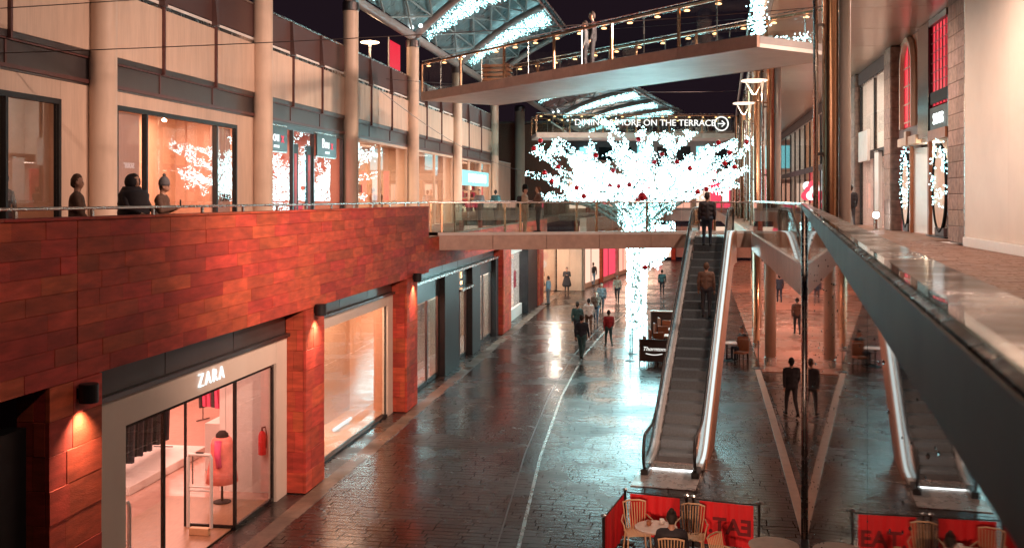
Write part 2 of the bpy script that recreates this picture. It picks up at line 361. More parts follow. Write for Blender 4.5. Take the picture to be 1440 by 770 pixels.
# ================================================================== THE SETTING: street, paving
use(W0)
street = tag(B('street', 'asphalt', None, -60, 60, -25, 190, -0.12, -0.035), kind='structure')
WM[street] = W0
def paving(parent, me, mname, x0, x1, y0, y1, top, lx, ly, near, h=0.05, nmax=300, gap=0.006, tilt=0.004, inside=None):
    rows = int((y1 - y0) / ly); cells = []
    for j in range(rows):
        y = y0 + (j + 0.5) * ly; off = (j % 2) * 0.5 * lx + random.uniform(-.12, .12) * lx
        x = x0 + off - lx
        while x < x1:
            w = lx * random.uniform(0.8, 1.2)
            a, b = max(x0, x), min(x1, x + w)
            if b - a > 0.08 and (inside is None or inside((a + b) / 2, y)): cells.append(((a + b) / 2, y, b - a))
            x += w
    cells.sort(key=near)
    for i, (x, y, w) in enumerate(cells[:nmax]):
        p = piece('paver', me, parent, (x, y, top - h / 2 + random.uniform(-.0025, .0025)), (w - gap, ly - gap, h))
        p.rotation_euler = (random.uniform(-tilt, tilt), random.uniform(-tilt, tilt) * .6, 0)
    mb = MB()
    for (x, y, w) in cells[nmax:]:
        hw, hl = (w - gap) / 2, (ly - gap) / 2; z = top + random.uniform(-.0025, .0025)
        t1, t2 = random.uniform(-tilt, tilt) * hl, random.uniform(-tilt, tilt) * hw * .6
        mb.add([(x - hw, y - hl, top - .03), (x + hw, y - hl, top - .03), (x + hw, y + hl, top - .03), (x - hw, y + hl, top - .03),
                (x - hw + .006, y - hl + .006, z - t1 - t2), (x + hw - .006, y - hl + .006, z - t1 + t2), (x + hw - .006, y + hl - .006, z + t1 + t2), (x - hw + .006, y + hl - .006, z + t1 - t2)],
               [(4, 5, 6, 7), (0, 1, 5, 4), (1, 2, 6, 5), (2, 3, 7, 6), (3, 0, 4, 7)])
    o = mb.build('paving', mname, parent); o['kind'] = 'stuff'
paving(street, PAVER, 'wet_setts', -9.6, 2.44, 16, 84, 0.0, 0.62, 0.21, lambda c: (c[1] - 17.5) if (-8 < c[0] < 2 and c[1] > 18.2) else 500 + c[1])

arc = B('arcade_floor', 'arcade_lit_floor', None, 2.45, 8.4, 40.2, 112, -.034, .003); tag(arc, kind='structure')  # light coral colour paints in the arcade light reflected by the floor
paving(street, PAVER, 'wet_setts', 2.45, 8.4, 16, 40.1, 0.0, 0.62, 0.21, lambda c: c[1], nmax=0)
# slot drains and the metal strip set in the paving
def strip(name, pts, w, z, m):
    mb = MB(); vs = []; n = len(pts)
    for i, p in enumerate(pts):
        p = Vector((p[0], p[1], 0)); a = Vector(pts[max(i - 1, 0)]); b = Vector(pts[min(i + 1, n - 1)]); t = (b - a); nn = Vector((t[1], -t[0], 0)).normalized() * w / 2
        for sgn, zz in ((-1, z), (1, z), (1, z - .05), (-1, z - .05)): vs.append((p.x + sgn * nn.x, p.y + sgn * nn.y, zz))
    fs = []
    for i in range(n - 1):
        for k in range(4): fs.append((i * 4 + k, i * 4 + (k + 1) % 4, i * 4 + 4 + (k + 1) % 4, i * 4 + 4 + k))
    mb.add(vs, fs); o = mb.build(name, m); o['kind'] = 'structure'; return o
drain = [(-2.9, 14), (-3.34, 19.3), (-3.95, 26), (-4.45, 34), (-4.7, 42.9), (-4.5, 52), (-3.75, 63), (-2.6, 74), (-1.0, 86)]
strip('drain_channel', drain, 0.07, 0.012, 'steel')
strip('drain_channel', [(x - 0.42, y) for x, y in drain], 0.03, 0.010, 'steel_dark')
strip('floor_track', [(2.02, 17.5), (2.10, 20.2), (2.2, 28), (2.28, 36), (2.30, 40.5)], 0.20, 0.03, 'track_metal')

# ================================================================== LEFT BUILDING, LOWER STOREY (sandstone)
use(LEFT)
edge = tag(B('pavement_edge', 'asphalt', None, -.5, .44, 10, 72, -.034, .0025), kind='structure'); WM[edge] = W0
for k in range(62):
    MB().bbox(.01, .42 + random.uniform(-.05, .03), 10 + k + .004, 11 + k - .004, -.02, .008 + random.uniform(-.002, .003), .004).build('edge_slab', 'edge_stone', edge)
def blocks(parent, face, s0, s1, z0, z1, course, lr, depth=0.06, me=BLOCK, side=None, name='sandstone_block', joint=0.0025):
    # face: x of the front plane (looks +X); side=(x0,x1) makes a face looking -Y at y=face instead
    n = max(1, round((z1 - z0) / course)); h = (z1 - z0) / n
    a0, a1 = (s0, s1) if side is None else side
    for j in range(n):
        z = z0 + (j + .5) * h; x = a0
        first = True
        while x < a1 - 1e-4:
            w = random.uniform(*lr) * (random.uniform(.4, .9) if first else 1); first = False
            if a1 - (x + w) < lr[0] * .45: w = a1 - x
            pr = random.uniform(-.004, .005)
            if side is None: p = piece(name, me, parent, (face - depth / 2 + pr, x + w / 2, z), (depth, w - joint, h - joint))
            else:
                p = piece(name, me, parent, (x + w / 2, face + depth / 2 - pr, z), (depth, w - joint, h - joint)); p.rotation_euler = (0, 0, -math.pi / 2)
            x += w
wall = thing('sandstone_wall', 'long red sandstone block wall carrying the upper walkway parapet', 'wall', (0, 20, 4.1))
B('wall_core', 'sandstone_joint', wall, -0.42, -0.045, 7.5, 33.4, 4.12, 6.30)
blocks(wall, 0.0, 7.5, 12.78, 4.12, 6.30, 0.2422, (0.7, 1.5))
blocks(wall, 0.0, 12.80, 33.4, 4.12, 6.30, 0.2422, (0.6, 1.35))
blocks(wall, 33.4 - .06, 0, 0, 4.12, 6.30, 0.2422, (0.3, 0.4), side=(-.41, -.05)) if False else None
for i in range(14):
    s = 7.5 + i * 1.85
    MB().bbox(-.46, .03, s + .004, s + 1.846, 6.303, 6.34, .008).build('coping_stone', 'sandstone', wall)
low = thing('sandstone_wall', 'lower red sandstone band running under the footbridge and beyond it', 'wall', (0, 45, 4.2))
B('wall_core', 'sandstone_joint', low, -0.42, -0.045, 33.42, 66.5, 4.22, 5.26)
blocks(low, 0.0, 33.42, 66.5, 4.22, 5.26, 0.26, (0.8, 1.6))
# rail on the parapet
rail = thing('parapet_rail', 'slim steel handrail on short posts along top of the red sandstone wall', 'handrail', (-0.18, 20, 6.34))
MB().bbox(-.215, -.145, 7.5, 33.9, 6.44, 6.485, .012).build('rail', 'steel', rail)
for i in range(15): MB().bbox(-.20, -.16, 8.2 + i * 1.75 - .03, 8.2 + i * 1.75 + .03, 6.341, 6.439, .006).build('post', 'steel', rail)

PILL = [(12.15, 13.4), (21.68, 22.91), (30.5, 31.84), (48.9, 51.3), (62.4, 64.6)]
plabel = ['red sandstone pillar between the dark recess and the white-framed clothes shop door', 'red sandstone pillar between the lit letter sign shop and the peach window',
          'red sandstone pillar beside the dark-framed shop under the footbridge end', 'broad red sandstone pillar at far end of the dark-framed shop', 'red sandstone pillar next to the man in the light blue jacket']
for (a, b), lb in zip(PILL, plabel):
    p = thing('sandstone_pillar', lb, 'pillar', (-.25, (a + b) / 2, 0), group='sandstone pillars')
    B('core', 'sandstone_joint', p, -.5, -.05, a + .05, b - .01, -.03, 4.11)
    blocks(p, 0.0, a, b, 0.02, 4.11, 0.455, (0.55, 0.75))
    blocks(p, a, 0, 0, 0.02, 4.11, 0.455, (0.3, 0.4), side=(-.47, -.065))
# dark jamb and shop before the first pillar
p = thing('street_shop', 'dark recessed shop front beside the first sandstone pillar', 'shop front', (-.5, 9, 0))
B('jamb', 'dark_frame', p, -.56, -.3, 10.7, 12.1, .0, 3.6); B('head', 'dark_frame', p, -.56, -.3, 7.5, 10.69, 3.0, 3.6)
B('glazing', 'wall_dark', p, -.52, -.48, 7.5, 10.69, .3, 2.99); B('plinth', 'teal_frame', p, -.56, -.4, 7.5, 10.69, 0, .29)
B('frame', 'steel_dark', p, -.475, -.43, 10.3, 10.36, .3, 2.99)
# wall lights
for i, (s, zl) in enumerate([(12.82, 3.80), (22.24, 3.93), (31.26, 3.98)]):
    lb = ['black cylinder downlight on the pillar left of the lit letter sign', 'black cylinder downlight on the pillar right of the lit letter sign', 'small black downlight on the pillar under the footbridge end'][i]
    w = thing('wall_light', lb, 'wall light', (.02, s, zl), group='wall downlights')
    MB().lathe((.15, s, zl), [(.10, 0), (.125, .0), (.13, .01), (.13, .25), (.12, .26), (.001, .262)], 20).build('housing', 'dark_frame', w, smooth=False)
    B('bracket', 'dark_frame', w, .006, .03, s - .06, s + .06, zl + .06, zl + .2)
    MB().lathe((.15, s, zl + .012), [(.001, 0), (.095, 0), (.095, .004), (.001, .004)], 16).build('lens', 'glow_warm', w)
    lamp('SPOT', (.16, s, zl - .01), 190, (1, .66, .42), w, .05, target=(.02, s, zl - 3), angle=110, blend=.9)

# ---- the white-framed clothes shop (lower)
def shop_room(root, s0, s1, o0, o1, z0, z1, wallm, floorm, ceilm='white_paint', back=None):
    B('room_floor', floorm, root, o1, o0, s0, s1, z0, z0 + .02)
    B('room_ceiling', ceilm, root, o1, o0, s0, s1, z1, z1 + .05)
    B('back_wall', back or wallm, root, o1 - .05, o1, s0, s1, z0, z1)
    B('side_wall', wallm, root, o1, o0, s0 - .06, s0, z0, z1); B('side_wall', wallm, root, o1, o0, s1, s1 + .06, z0, z1)
z = thing('clothes_shop', 'ground floor clothes shop with white frame, lit letters and open glass doors', 'shop', (-.5, 17.9, 0))
B('room_floor', 'tile_pink', z, -1.9, -.62, 13.5, 21.66, 0, .02); B('room_floor', 'tile_pink', z, -14, -1.9, 13.5, 40, 0, .02)
B('room_ceiling', 'white_paint', z, -14, -.62, 13.5, 40, 4.05, 4.1); B('back_wall', 'wall_peach', z, -14.05, -14, 13.5, 40, 0, 4.05); B('side_wall', 'wall_pink', z, -14, -.62, 13.44, 13.5, 0, 4.05)
B('side_wall', 'wall_pink', z, -14, -1.9, 40, 40.06, 0, 4.05); B('side_wall', 'white_paint', z, -1.85, -.62, 21.60, 21.66, 0.02, 4.05); B('display_back', 'wall_pink', z, -2.0, -1.9, 22.9, 40, 0.02, 4.05); B('side_wall', 'white_paint', z, -2.0, -1.86, 21.60, 22.88, 0.02, 4.05)
B('door_mat', 'wood_floor', z, -2.9, -.6, 14.85, 21.04, .022, .035)
fr = B('frame', 'hoarding_paint', z, -.62, -.44, 13.42, 14.83, .0, 3.52); B('frame', 'hoarding_paint', z, -.62, -.44, 21.06, 21.67, 0, 3.52)
B('frame_head', 'hoarding_paint', z, -.62, -.443, 14.832, 21.058, 3.02, 3.52)
B('cornice', 'steel_dark', z, -.62, -.36, 13.42, 21.67, 3.523, 3.60)
for k in range(3): B('clerestory_panel', 'band_grey', z, -.6, -.47, 13.42 + k * 2.75, 13.42 + k * 2.75 + 2.72, 3.603, 4.115)
for s in (14.832, 16.17, 19.08, 21.0): B('mullion', 'black_gloss', z, -.56, -.50, s, s + .06, .0, 3.02)
B('mullion', 'black_gloss', z, -.56, -.50, 14.89, 21.0, 2.95, 3.018)
for a, b in ((14.894, 16.168), (19.142, 20.998)):
    B('window_pane', 'pane', z, -.535, -.525, a, b, .10, 2.948); B('bottom_rail', 'black_gloss', z, -.56, -.50, a, b, .0, .098)
d = B('door', 'pane', z, -1.55, -.57, 19.09, 19.115, .1, 2.9)
B('door_frame', 'black_gloss', d, -1.55, -.57, 19.085, 19.12, .02, .1); B('door_frame', 'black_gloss', d, -1.6, -1.55, 19.085, 19.12, .02, 2.95); MB().tube((-1.4, 19.06, .9), (-1.4, 19.06, 1.5), .015).build('handle', 'steel', d)
MB().text('ZARA', .36, T(-.42, 17.84, 3.27) @ TXL, .03, space=1.32, bold=-.006).build('sign_letters', 'glow_sign', z)
lamp('AREA', (-3.2, 18.0, 3.98), 260, (1, .50, .40), z, 4, size_y=6); lamp('AREA', (-7, 26, 3.98), 620, (1, .50, .40), z, 6, size_y=8); lamp('AREA', (-7, 35, 3.98), 320, (1, .5, .4), z, 6, size_y=6)
# things in it
def rail_of_clothes(label, c, n, cm, rz=0.0, ln=1.4, zt=1.55, gl=(.75, .95)):
    t = thing('clothes_rail', label, 'clothes rail', c, rz, group='clothes rails')
    for y in (-ln / 2, ln / 2): MB().path([(-.25, y, .02), (.25, y, .02)], .015, 6).tube((0, y, 0.02), (0, y, zt), .015, 6).build('stand', 'dark_frame', t, local=True)
    MB().tube((0, -ln / 2, zt), (0, ln / 2, zt), .015, 6).build('bar', 'dark_frame', t, local=True)
    for k in range(n):
        y = -ln / 2 + (k + .5) * ln / n; w = random.uniform(.20, .25); h = random.uniform(*gl); m_ = cm[k % len(cm)]; q = random.uniform(.022, .045)
        MB().add([(-.04, y - q, zt - .03), (.04, y - q, zt - .03), (.04, y + q, zt - .03), (-.04, y + q, zt - .03),
                  (-w, y - q, zt - .14), (w, y - q, zt - .14), (w, y + q, zt - .14), (-w, y + q, zt - .14),
                  (-w * .82, y - q * 1.6, zt - h), (w * .82, y - q * 1.6, zt - h), (w * .82, y + q * 1.6, zt - h), (-w * .82, y + q * 1.6, zt - h)],
                 [(0, 1, 2, 3), (0, 4, 5, 1), (1, 5, 6, 2), (2, 6, 7, 3), (3, 7, 4, 0), (4, 8, 9, 5), (5, 9, 10, 6), (6, 10, 11, 7), (7, 11, 8, 4), (8, 11, 10, 9)]).build('garment', m_, t, local=True)
    return t
use(LEFT)
rail_of_clothes('rail of dark jackets on white plinth inside the ground floor clothes shop', (-4.6, 22.6, .25), 13, ['dark_cloth', 'ink_black'], .1, 3.4, 1.35, (1.0, 1.2))
rail_of_clothes('rail of bright pink padded jackets inside the ground floor clothes shop', (-5.0, 28.2, .021), 9, ['pink_cloth', 'pink_cloth', 'dark_cloth'], 1.2, 1.5, 1.15, (.65, .75))
rail_of_clothes('rail of mixed dark and pink garments near the back of the clothes shop', (-8.2, 29.0, .021), 11, ['dark_cloth', 'mannequin', 'coral_cloth'], .2, 2.0)
t = thing('display_plinth', 'low white display plinth under the dark jackets in the clothes shop', 'plinth', (-4.6, 22.8, .021)); MB().bbox(-.8, .8, -1.9, 1.9, 0, .2, .02).build('slab', 'white_paint', t, local=True); B('base', 'wall_dark', t, -.7, .7, -1.8, 1.8, .0, .05, local=True)
t = thing('display_table', 'tall white display block with dark shoes on top inside the shop', 'display block', (-2.7, 23.6, .021)); MB().bbox(-.4, .4, -.45, .45, 0, 1.15, .015).build('block', 'white_paint', t, local=True)
for k in range(3):
    for y in (-.05, .06): MB().ball((.1 - k * .16, y + (k - 1) * .16, 1.19), .045, 8, 5, .8).ball((.18 - k * .16, y + (k - 1) * .16, 1.18), .04, 8, 5, .6).build('shoe', 'ink_black', t, local=True, smooth=True)
mb = MB()
for k in range(5): mb.text(['Goodbye plastic', 'we no longer use', 'and give away', 'a new paper bag', 'to our bags'][k][:16], .055, T(.405, -.02, .92 - k * .085) @ TXL, .004)
mb.build('printed_text', 'coral_cloth', t, local=True)
def gate(label, c):
    g = thing('security_gate', label, 'security gate', c, group='shop door security gates')
    MB().bbox(-.2, .2, -.06, .06, 0, .14, .01).build('base', 'chair_cream', g, local=True)
    MB().path([(-.24, 0, .14), (-.24, 0, 1.5), (-.22, 0, 1.56), (.22, 0, 1.56), (.24, 0, 1.5), (.24, 0, .14)], .035, 8).build('frame', 'white_paint', g, local=True)
    MB().tube((-.23, 0, .86), (.23, 0, .86), .02).tube((-.23, 0, .93), (.23, 0, .93), .02).build('crossbar', 'white_paint', g, local=True)
    MB().bbox(-.08, .08, -.02, .02, 1.59, 1.61, .004).build('sensor', 'ink_black', g, local=True)
gate('white security gate at the open doorway of the clothes shop', (-1.05, 19.0 - .35, .036)); gate('white security gate behind the fixed glass pane of the clothes shop', (-1.0, 15.5, .036))
t = thing('dress_form', 'coral pink coat with dark scarf on a round-based stand inside the shop', 'dress form', (-1.55, 20.75, .036))
MB().lathe((0, 0, 0), [(.19, 0), (.19, .02), (.03, .03), (.02, .5)], 18).build('stand', 'ink_black', t, local=True)
MB().lathe((0, 0, 0), [(.28, .42), (.34, .44), (.31, .7), (.24, 1.0), (.24, 1.25), (.2, 1.38), (.08, 1.44)], 18).build('coat', 'coral_cloth', t, local=True, smooth=True)
for s_ in (-1, 1): MB().path([(0, s_ * .2, 1.36), (.03, s_ * .3, 1.1), (.08, s_ * .32, .82)], .07, 8, rs=[.08, .075, .06]).build('sleeve', 'pink_cloth', t, local=True, smooth=True)
MB().lathe((0, 0, 0), [(.1, 1.36), (.14, 1.4), (.13, 1.48), (.07, 1.54)], 14).build('scarf', 'ink_black', t, local=True, smooth=True)
t = thing('fire_extinguisher', 'red fire extinguisher standing by the door of the clothes shop', 'extinguisher', (-.95, 21.50, .9))
MB().lathe((0, 0, 0), [(.08, 0), (.085, .02), (.085, .42), (.06, .5), (.025, .53)], 14).build('cylinder', 'banner_red', t, local=True, smooth=True)
MB().path([(0, 0, .53), (0, 0, .6), (.08, 0, .62)], .02, 6).build('valve', 'ink_black', t, local=True); MB().path([(.08, 0, .6), (.11, 0, .4), (.09, 0, .15)], .012, 6).build('hose', 'ink_black', t, local=True)

rail_of_clothes('rail of coral tops near the side display in the clothes shop', (-3.4, 26.6, .021), 10, ['coral_cloth', 'mannequin', 'dark_cloth'], .0, 2.2, 1.25, (.7, .9))
rail_of_clothes('long rail of black coats deep in the clothes shop', (-6.6, 24.6, .021), 14, ['ink_black', 'dark_cloth', 'dark_cloth'], .1, 3.4, 1.4, (1.0, 1.2))
# ---- peach shop window between pillar two and three
z = thing('shop_window', 'large peach lit shop window in a pale frame between two sandstone pillars', 'shop window', (-.5, 26.7, 0))
shop_room(z, 23.0, 30.42, -.62, -1.8, 0.06, 4.05, 'wall_peach', 'wall_peach')
B('frame', 'hoarding_paint', z, -.62, -.44, 22.95, 23.6, 0, 3.66); B('frame', 'hoarding_paint', z, -.62, -.44, 30.33, 30.49, 0, 3.66); B('frame', 'hoarding_paint', z, -.62, -.44, 29.95, 30.328, 0, 3.66)
B('frame_head', 'hoarding_paint', z, -.62, -.443, 23.602, 29.948, 3.36, 3.66); B('cornice', 'steel_dark', z, -.62, -.36, 22.95, 30.49, 3.663, 3.73)
B('sill', 'dark_frame', z, -.60, -.46, 23.602, 29.948, 0, .06)
for k in range(3): B('clerestory_panel', 'band_grey', z, -.6, -.47, 22.95 + k * 2.51, 22.95 + k * 2.51 + 2.48, 3.733, 4.115)
B('window_pane', 'pane', z, -.535, -.525, 23.602, 29.948, .06, 3.36)
for s in (25.9,): B('panel_joint', 'panel_rose', z, -1.795, -1.78, s, s + .02, .08, 4.0)
for a in ((23.602, .06, 23.64, 3.36), (29.91, .06, 29.948, 3.36)): B('pane_edge', 'dark_frame', z, -.55, -.51, a[0], a[2], a[1], a[3])
lamp('AREA', (-1.15, 26.7, 3.95), 260, (1, .60, .40), z, .9, size_y=6)
def dressed(label, c, dm, rz=0, name='shop_mannequin', hm='mannequin', dress=True, h=1.0):
    t = thing(name, label, 'mannequin', c, rz, group='shop mannequins')
    MB().lathe((0, 0, 0), [(.17, 0), (.17, .015), (.02, .02), (.015, .08)], 16).build('base', 'steel', t, local=True)
    for s_ in (-1, 1): MB().path([(0.02, s_ * .07, .06), (.0, s_ * .08, .45), (0, s_ * .09, .9)], .06, 8, rs=[.04, .055, .075]).build('leg', hm, t, local=True, smooth=True)
    MB().lathe((0, 0, 0), ([(.26, .62), (.25, .65)] if dress else [(.15, .82)]) + [(.155, .95), (.12, 1.12), (.15, 1.3), (.16, 1.4), (.06, 1.47)], 14).build('dress', dm, t, local=True, smooth=True)
    for s_ in (-1, 1): MB().path([(0, s_ * .16, 1.4), (.02, s_ * .22, 1.12), (.08, s_ * .2, .86)], .04, 8, rs=[.05, .042, .03]).build('arm', hm, t, local=True, smooth=True)
    MB().path([(0, 0, 1.45), (0.0, 0, 1.54)], .045, 8).ball((0.02, 0, 1.64), .085, 12, 8, 1.3).build('head', hm, t, local=True, smooth=True)
    return t
dressed('mannequin in coral dress standing in the peach lit shop window', (-1.25, 24.75, .08), 'coral_cloth', 0)
dressed('mannequin in dark dress at the edge of the peach lit shop window', (-1.1, 24.0, .08), 'dark_cloth', .3)
mb = MB()
for k in range(10):
    for j in range(24):
        mb.ball((-1.6 + random.uniform(-.08, .08), 24.9 + k * .11 + random.uniform(-.03, .03), .7 + j * .11 + random.uniform(-.03, .03)), .016, 5, 3)
o = mb.build('hanging_bulb_curtain', 'glow_pink'); tag(o, 'curtain of tiny pink bulbs hanging behind the mannequins in the peach window', 'light curtain')
t = thing('tube_light', 'white tube light lying on the floor of the peach shop window', 'tube light', (-1.2, 27.9, .12), .0)
MB().tube((0, -.75, .06), (0, .75, .06), .05, 10).build('tube', 'glow_sign', t, local=True); B('cradle', 'white_paint', t, -.06, .06, -.5, -.4, -.04, .012, local=True); B('cradle', 'white_paint', t, -.06, .06, .4, .5, -.04, .012, local=True)

# ---- dark teal shop under the bridge end
z = thing('street_shop', 'dark framed shop front with tall glass doors and an orange lit sign', 'shop front', (-.5, 41, 0))
shop_room(z, 32.0, 48.8, -.62, -1.88, 0.0, 4.1, 'wall_pink', 'tile_pink', back='wall_peach')
for k in range(6): B('clerestory_panel', 'teal_frame', z, -.6, -.47, 31.86 + k * 2.83, 31.86 + k * 2.83 + 2.79, 3.82, 4.215)
MB().bbox(-.62, -.2, 31.86, 48.88, 3.72, 3.815, .01).build('canopy_ledge', 'steel', z)
B('fascia', 'teal_frame', z, -.6, -.48, 31.86, 37.0, 3.0, 3.715); B('fascia', 'teal_frame', z, -.6, -.48, 39.6, 42.3, 3.0, 3.715); B('fascia', 'teal_frame', z, -.6, -.48, 44.2, 48.88, 3.1, 3.715)
for a, b in ((37.02, 39.56), (42.32, 44.18), (48.2, 48.88)): MB().bbox(-.62, -.25, a, b, 0, 3.715, .012).build('pier', 'dark_frame', z)
MB().bbox(-.62, -.15, 39.6, 42.3, 2.9, 2.99, .008).build('door_canopy', 'steel', z)
for a, b, zt in ((31.9, 36.98, 2.98), (44.2, 48.18, 3.08), (39.62, 42.28, 2.88)):
    n = 3 if b - a > 4 else 2
    for k in range(n):
        q0 = a + (b - a) * k / n; q1 = a + (b - a) * (k + 1) / n
        w = B('window_pane', 'pane', z, -.55, -.54, q0 + .06, q1 - .06, .16, zt - .06)
        B('frame', 'steel_dark', w, -.58, -.5, q0, q0 + .058, .1, zt); B('frame', 'steel_dark', w, -.58, -.5, q1 - .058, q1, .1, zt); B('frame', 'dark_frame', w, -.58, -.5, q0 + .06, q1 - .06, .02, .158)
MB().text('5', .34, T(-.44, 40.9, 3.46) @ TXL, .03).build('sign_numeral', 'glow_orange', z)
sb = B('sign_plate', 'dark_frame', z, -.478, -.46, 40.2, 41.7, 3.02, 3.28)
MB().text('HPK', .2, T(-.45, 40.95, 3.15) @ TXL, .02).build('sign_letters', 'glow_orange', sb)
lamp('AREA', (-1.2, 35, 4.0), 330, (1, .5, .35), z, 1, size_y=5); lamp('AREA', (-1.2, 45, 4.0), 420, (.6, .95, 1), z, 1, size_y=6)
dressed('mannequin in red outfit behind the dark framed shop window', (-1.3, 34.0, .03), 'pink_cloth', .2); dressed('mannequin in coral top behind the dark framed shop window', (-1.3, 35.4, .03), 'coral_cloth', -.2, dress=False)
rail_of_clothes('rail of coral and dark garments behind the dark framed shop window', (-1.55, 34.6, .03), 10, ['coral_cloth', 'mannequin', 'dark_cloth'], 0, 2.6)
# ---- shops beyond
z = thing('street_shop', 'brightly lit shop front with pink posters beyond the broad sandstone pillar', 'shop front', (-.5, 56, 0))
shop_room(z, 51.4, 58.2, -.62, -4.0, 0.0, 4.1, 'white_paint', 'white_paint')
B('window_pane', 'pane', z, -.54, -.53, 51.4, 58.2, .1, 3.6); B('head', 'white_paint', z, -.6, -.45, 51.35, 58.2, 3.6, 4.2); B('plinth', 'white_paint', z, -.6, -.45, 51.35, 58.2, 0, .6)
for k in range(5): B('poster', 'glow_pink' if k % 2 == 0 else 'glow_sign', z, -.75, -.73, 52.4 + k * 1.15, 53.2 + k * 1.15, 1.3 + (k % 3) * .25, 2.5 + (k % 2) * .5)
lamp('AREA', (-2, 54.8, 4), 420, (1, .9, .82), z, 2, size_y=5)
MB().bbox(-.62, -.1, 58.25, 62.35, 0, 4.215, .02).build('pier', 'dark_frame', z)
z = thing('street_shop', 'peach lit shop front behind the man in the light blue jacket', 'shop front', (-.5, 69, 0))
shop_room(z, 64.7, 73.0, -.3, -4.0, 0.0, 4.1, 'wall_peach', 'wall_peach'); B('window_pane', 'pane', z, -.14, -.13, 64.7, 72.9, .1, 3.6); B('head', 'cream', z, -.2, -.05, 64.62, 73, 3.6, 4.2)
for k in range(4): MB().ball((-.5, 66.5 + k * .9, 2.2 + (k % 2) * .5), .28, 10, 6).build('poster_dot', 'glow_pink' if k != 2 else 'glow_sign', z)
for k in range(6): B('display_panel', ['glow_pink', 'wall_red', 'glow_sign'][k % 3], z, -1.0, -.96, 65.2 + k * 1.2, 65.9 + k * 1.2, .7, 1.5 + .3 * (k % 2))
lamp('AREA', (-1.6, 69, 4), 480, (1, .72, .5), z, 2, size_y=6); MB().ball((0.1, 68.5, 3.85), .13, 10, 6).build('globe_lamp', 'starlight', z); lamp('POINT', (.3, 68.5, 3.8), 260, (1, .85, .7), z, .13)

# ================================================================== LEFT BUILDING, UPPER STOREYS
UO = -3.5
tag(B('upper_walkway', 'wet_pave_upper', None, UO - 5.5, -.43, 5, 78, 4.9, 5.3), kind='structure')
tag(B('upper_walkway', 'wet_pave_upper', None, -.425, -.05, 33.45, 66.5, 5.262, 5.3), kind='structure')
bld = thing('shop_building', 'cream panelled shop building with round columns along the upper walkway', 'building', (UO, 36, 5.3))
COLS = [2.4, 10.7, 19.0, 27.2, 35.2, 44.1, 53.6, 65.3]
for i, s in enumerate(COLS):
    MB().lathe((UO + .2, s, 5.3), [(.30, 0), (.30, .05), (.275, .06), (.275, 7.95), (.285, 8.0)], 28).build('column', 'cream_column', bld, smooth=True)
    MB().lathe((UO + .2, s, 5.3), [(.287, 8.0), (.30, 8.02), (.30, 8.3), (.24, 8.42)], 24).build('column_collar', 'steel_dark', bld, smooth=False)
for i in range(len(COLS) - 1):
    a, b = COLS[i] + .02, COLS[i + 1] - .02; w = (b - a) / 3
    for k in range(3):
        q0, q1 = a + k * w, a + (k + 1) * w
        MB().bbox(UO - .1, UO + .06, q0 + .035, q1 - .035, 9.56, 10.92, .008).build('wall_panel', 'cream', bld)
        B('mullion', 'trim_red', bld, UO - .1, UO + .12, q1 - .03, q1 + .03, 9.42, 10.98)
        B('louvre_panel', 'band_grey', bld, UO - .12, UO - .02, q0 + .03, q1 - .03, 8.98, 9.40)
        B('louvre_frame', 'trim_red', bld, UO - .12, UO + .0, q1 - .028, q1 + .028, 8.98, 9.40)
        gl = B('glass_strip', 'steel', bld, UO - .1, UO + .02, q0 + .035, q1 - .035, 10.93, 11.02)
        B('glass_strip', 'soffit_white', bld, UO - .1, UO - .0, q0 + .035, q1 - .035, 11.03, 11.10)
        B('balustrade_panel', 'mesh_brown', bld, UO - .02, UO + .02, q0 + .10, q1 - .10, 11.12, 12.0)
        MB().add([(UO - .05, q1 - .07, 10.99), (UO + .15, q1 - .07, 10.99), (UO + .15, q1 + .07, 10.99), (UO - .05, q1 + .07, 10.99),
                  (UO - .03, q1 - .1, 11.6), (UO + .12, q1 - .1, 11.6), (UO + .12, q1 + .1, 11.6), (UO - .03, q1 + .1, 11.6),
                  (UO - .02, q1 - .05, 12.0), (UO + .08, q1 - .05, 12.0), (UO + .08, q1 + .05, 12.0), (UO - .02, q1 + .05, 12.0)],
                 [(3, 2, 1, 0), (0, 1, 5, 4), (1, 2, 6, 5), (2, 3, 7, 6), (3, 0, 4, 7), (4, 5, 9, 8), (5, 6, 10, 9), (6, 7, 11, 10), (7, 4, 8, 11), (8, 9, 10, 11)]).build('balustrade_post', 'mesh_brown', bld)
    MB().bbox(UO - .05, UO + .06, a, b, 12.003, 12.05, .01).build('balustrade_rail', 'steel', bld)
    B('trim', 'trim_red', bld, UO - .1, UO + .03, a, b, 9.403, 9.44); B('trim', 'steel_dark', bld, UO - .1, UO + .05, a, b, 9.443, 9.555)
    B('trim', 'trim_red', bld, UO - .1, UO + .05, a, b, 8.90, 8.975); B('trim', 'steel_dark', bld, UO - .1, UO + .02, a, b, 8.86, 8.897)
B('roof_slab', 'wall_dark', bld, UO - 9, UO - .13, 3, 66, 10.5, 10.9)
B('set_back_wall', 'wall_dark', bld, UO - 6.1, UO - 6, 3, 66, 10.9, 13.2)

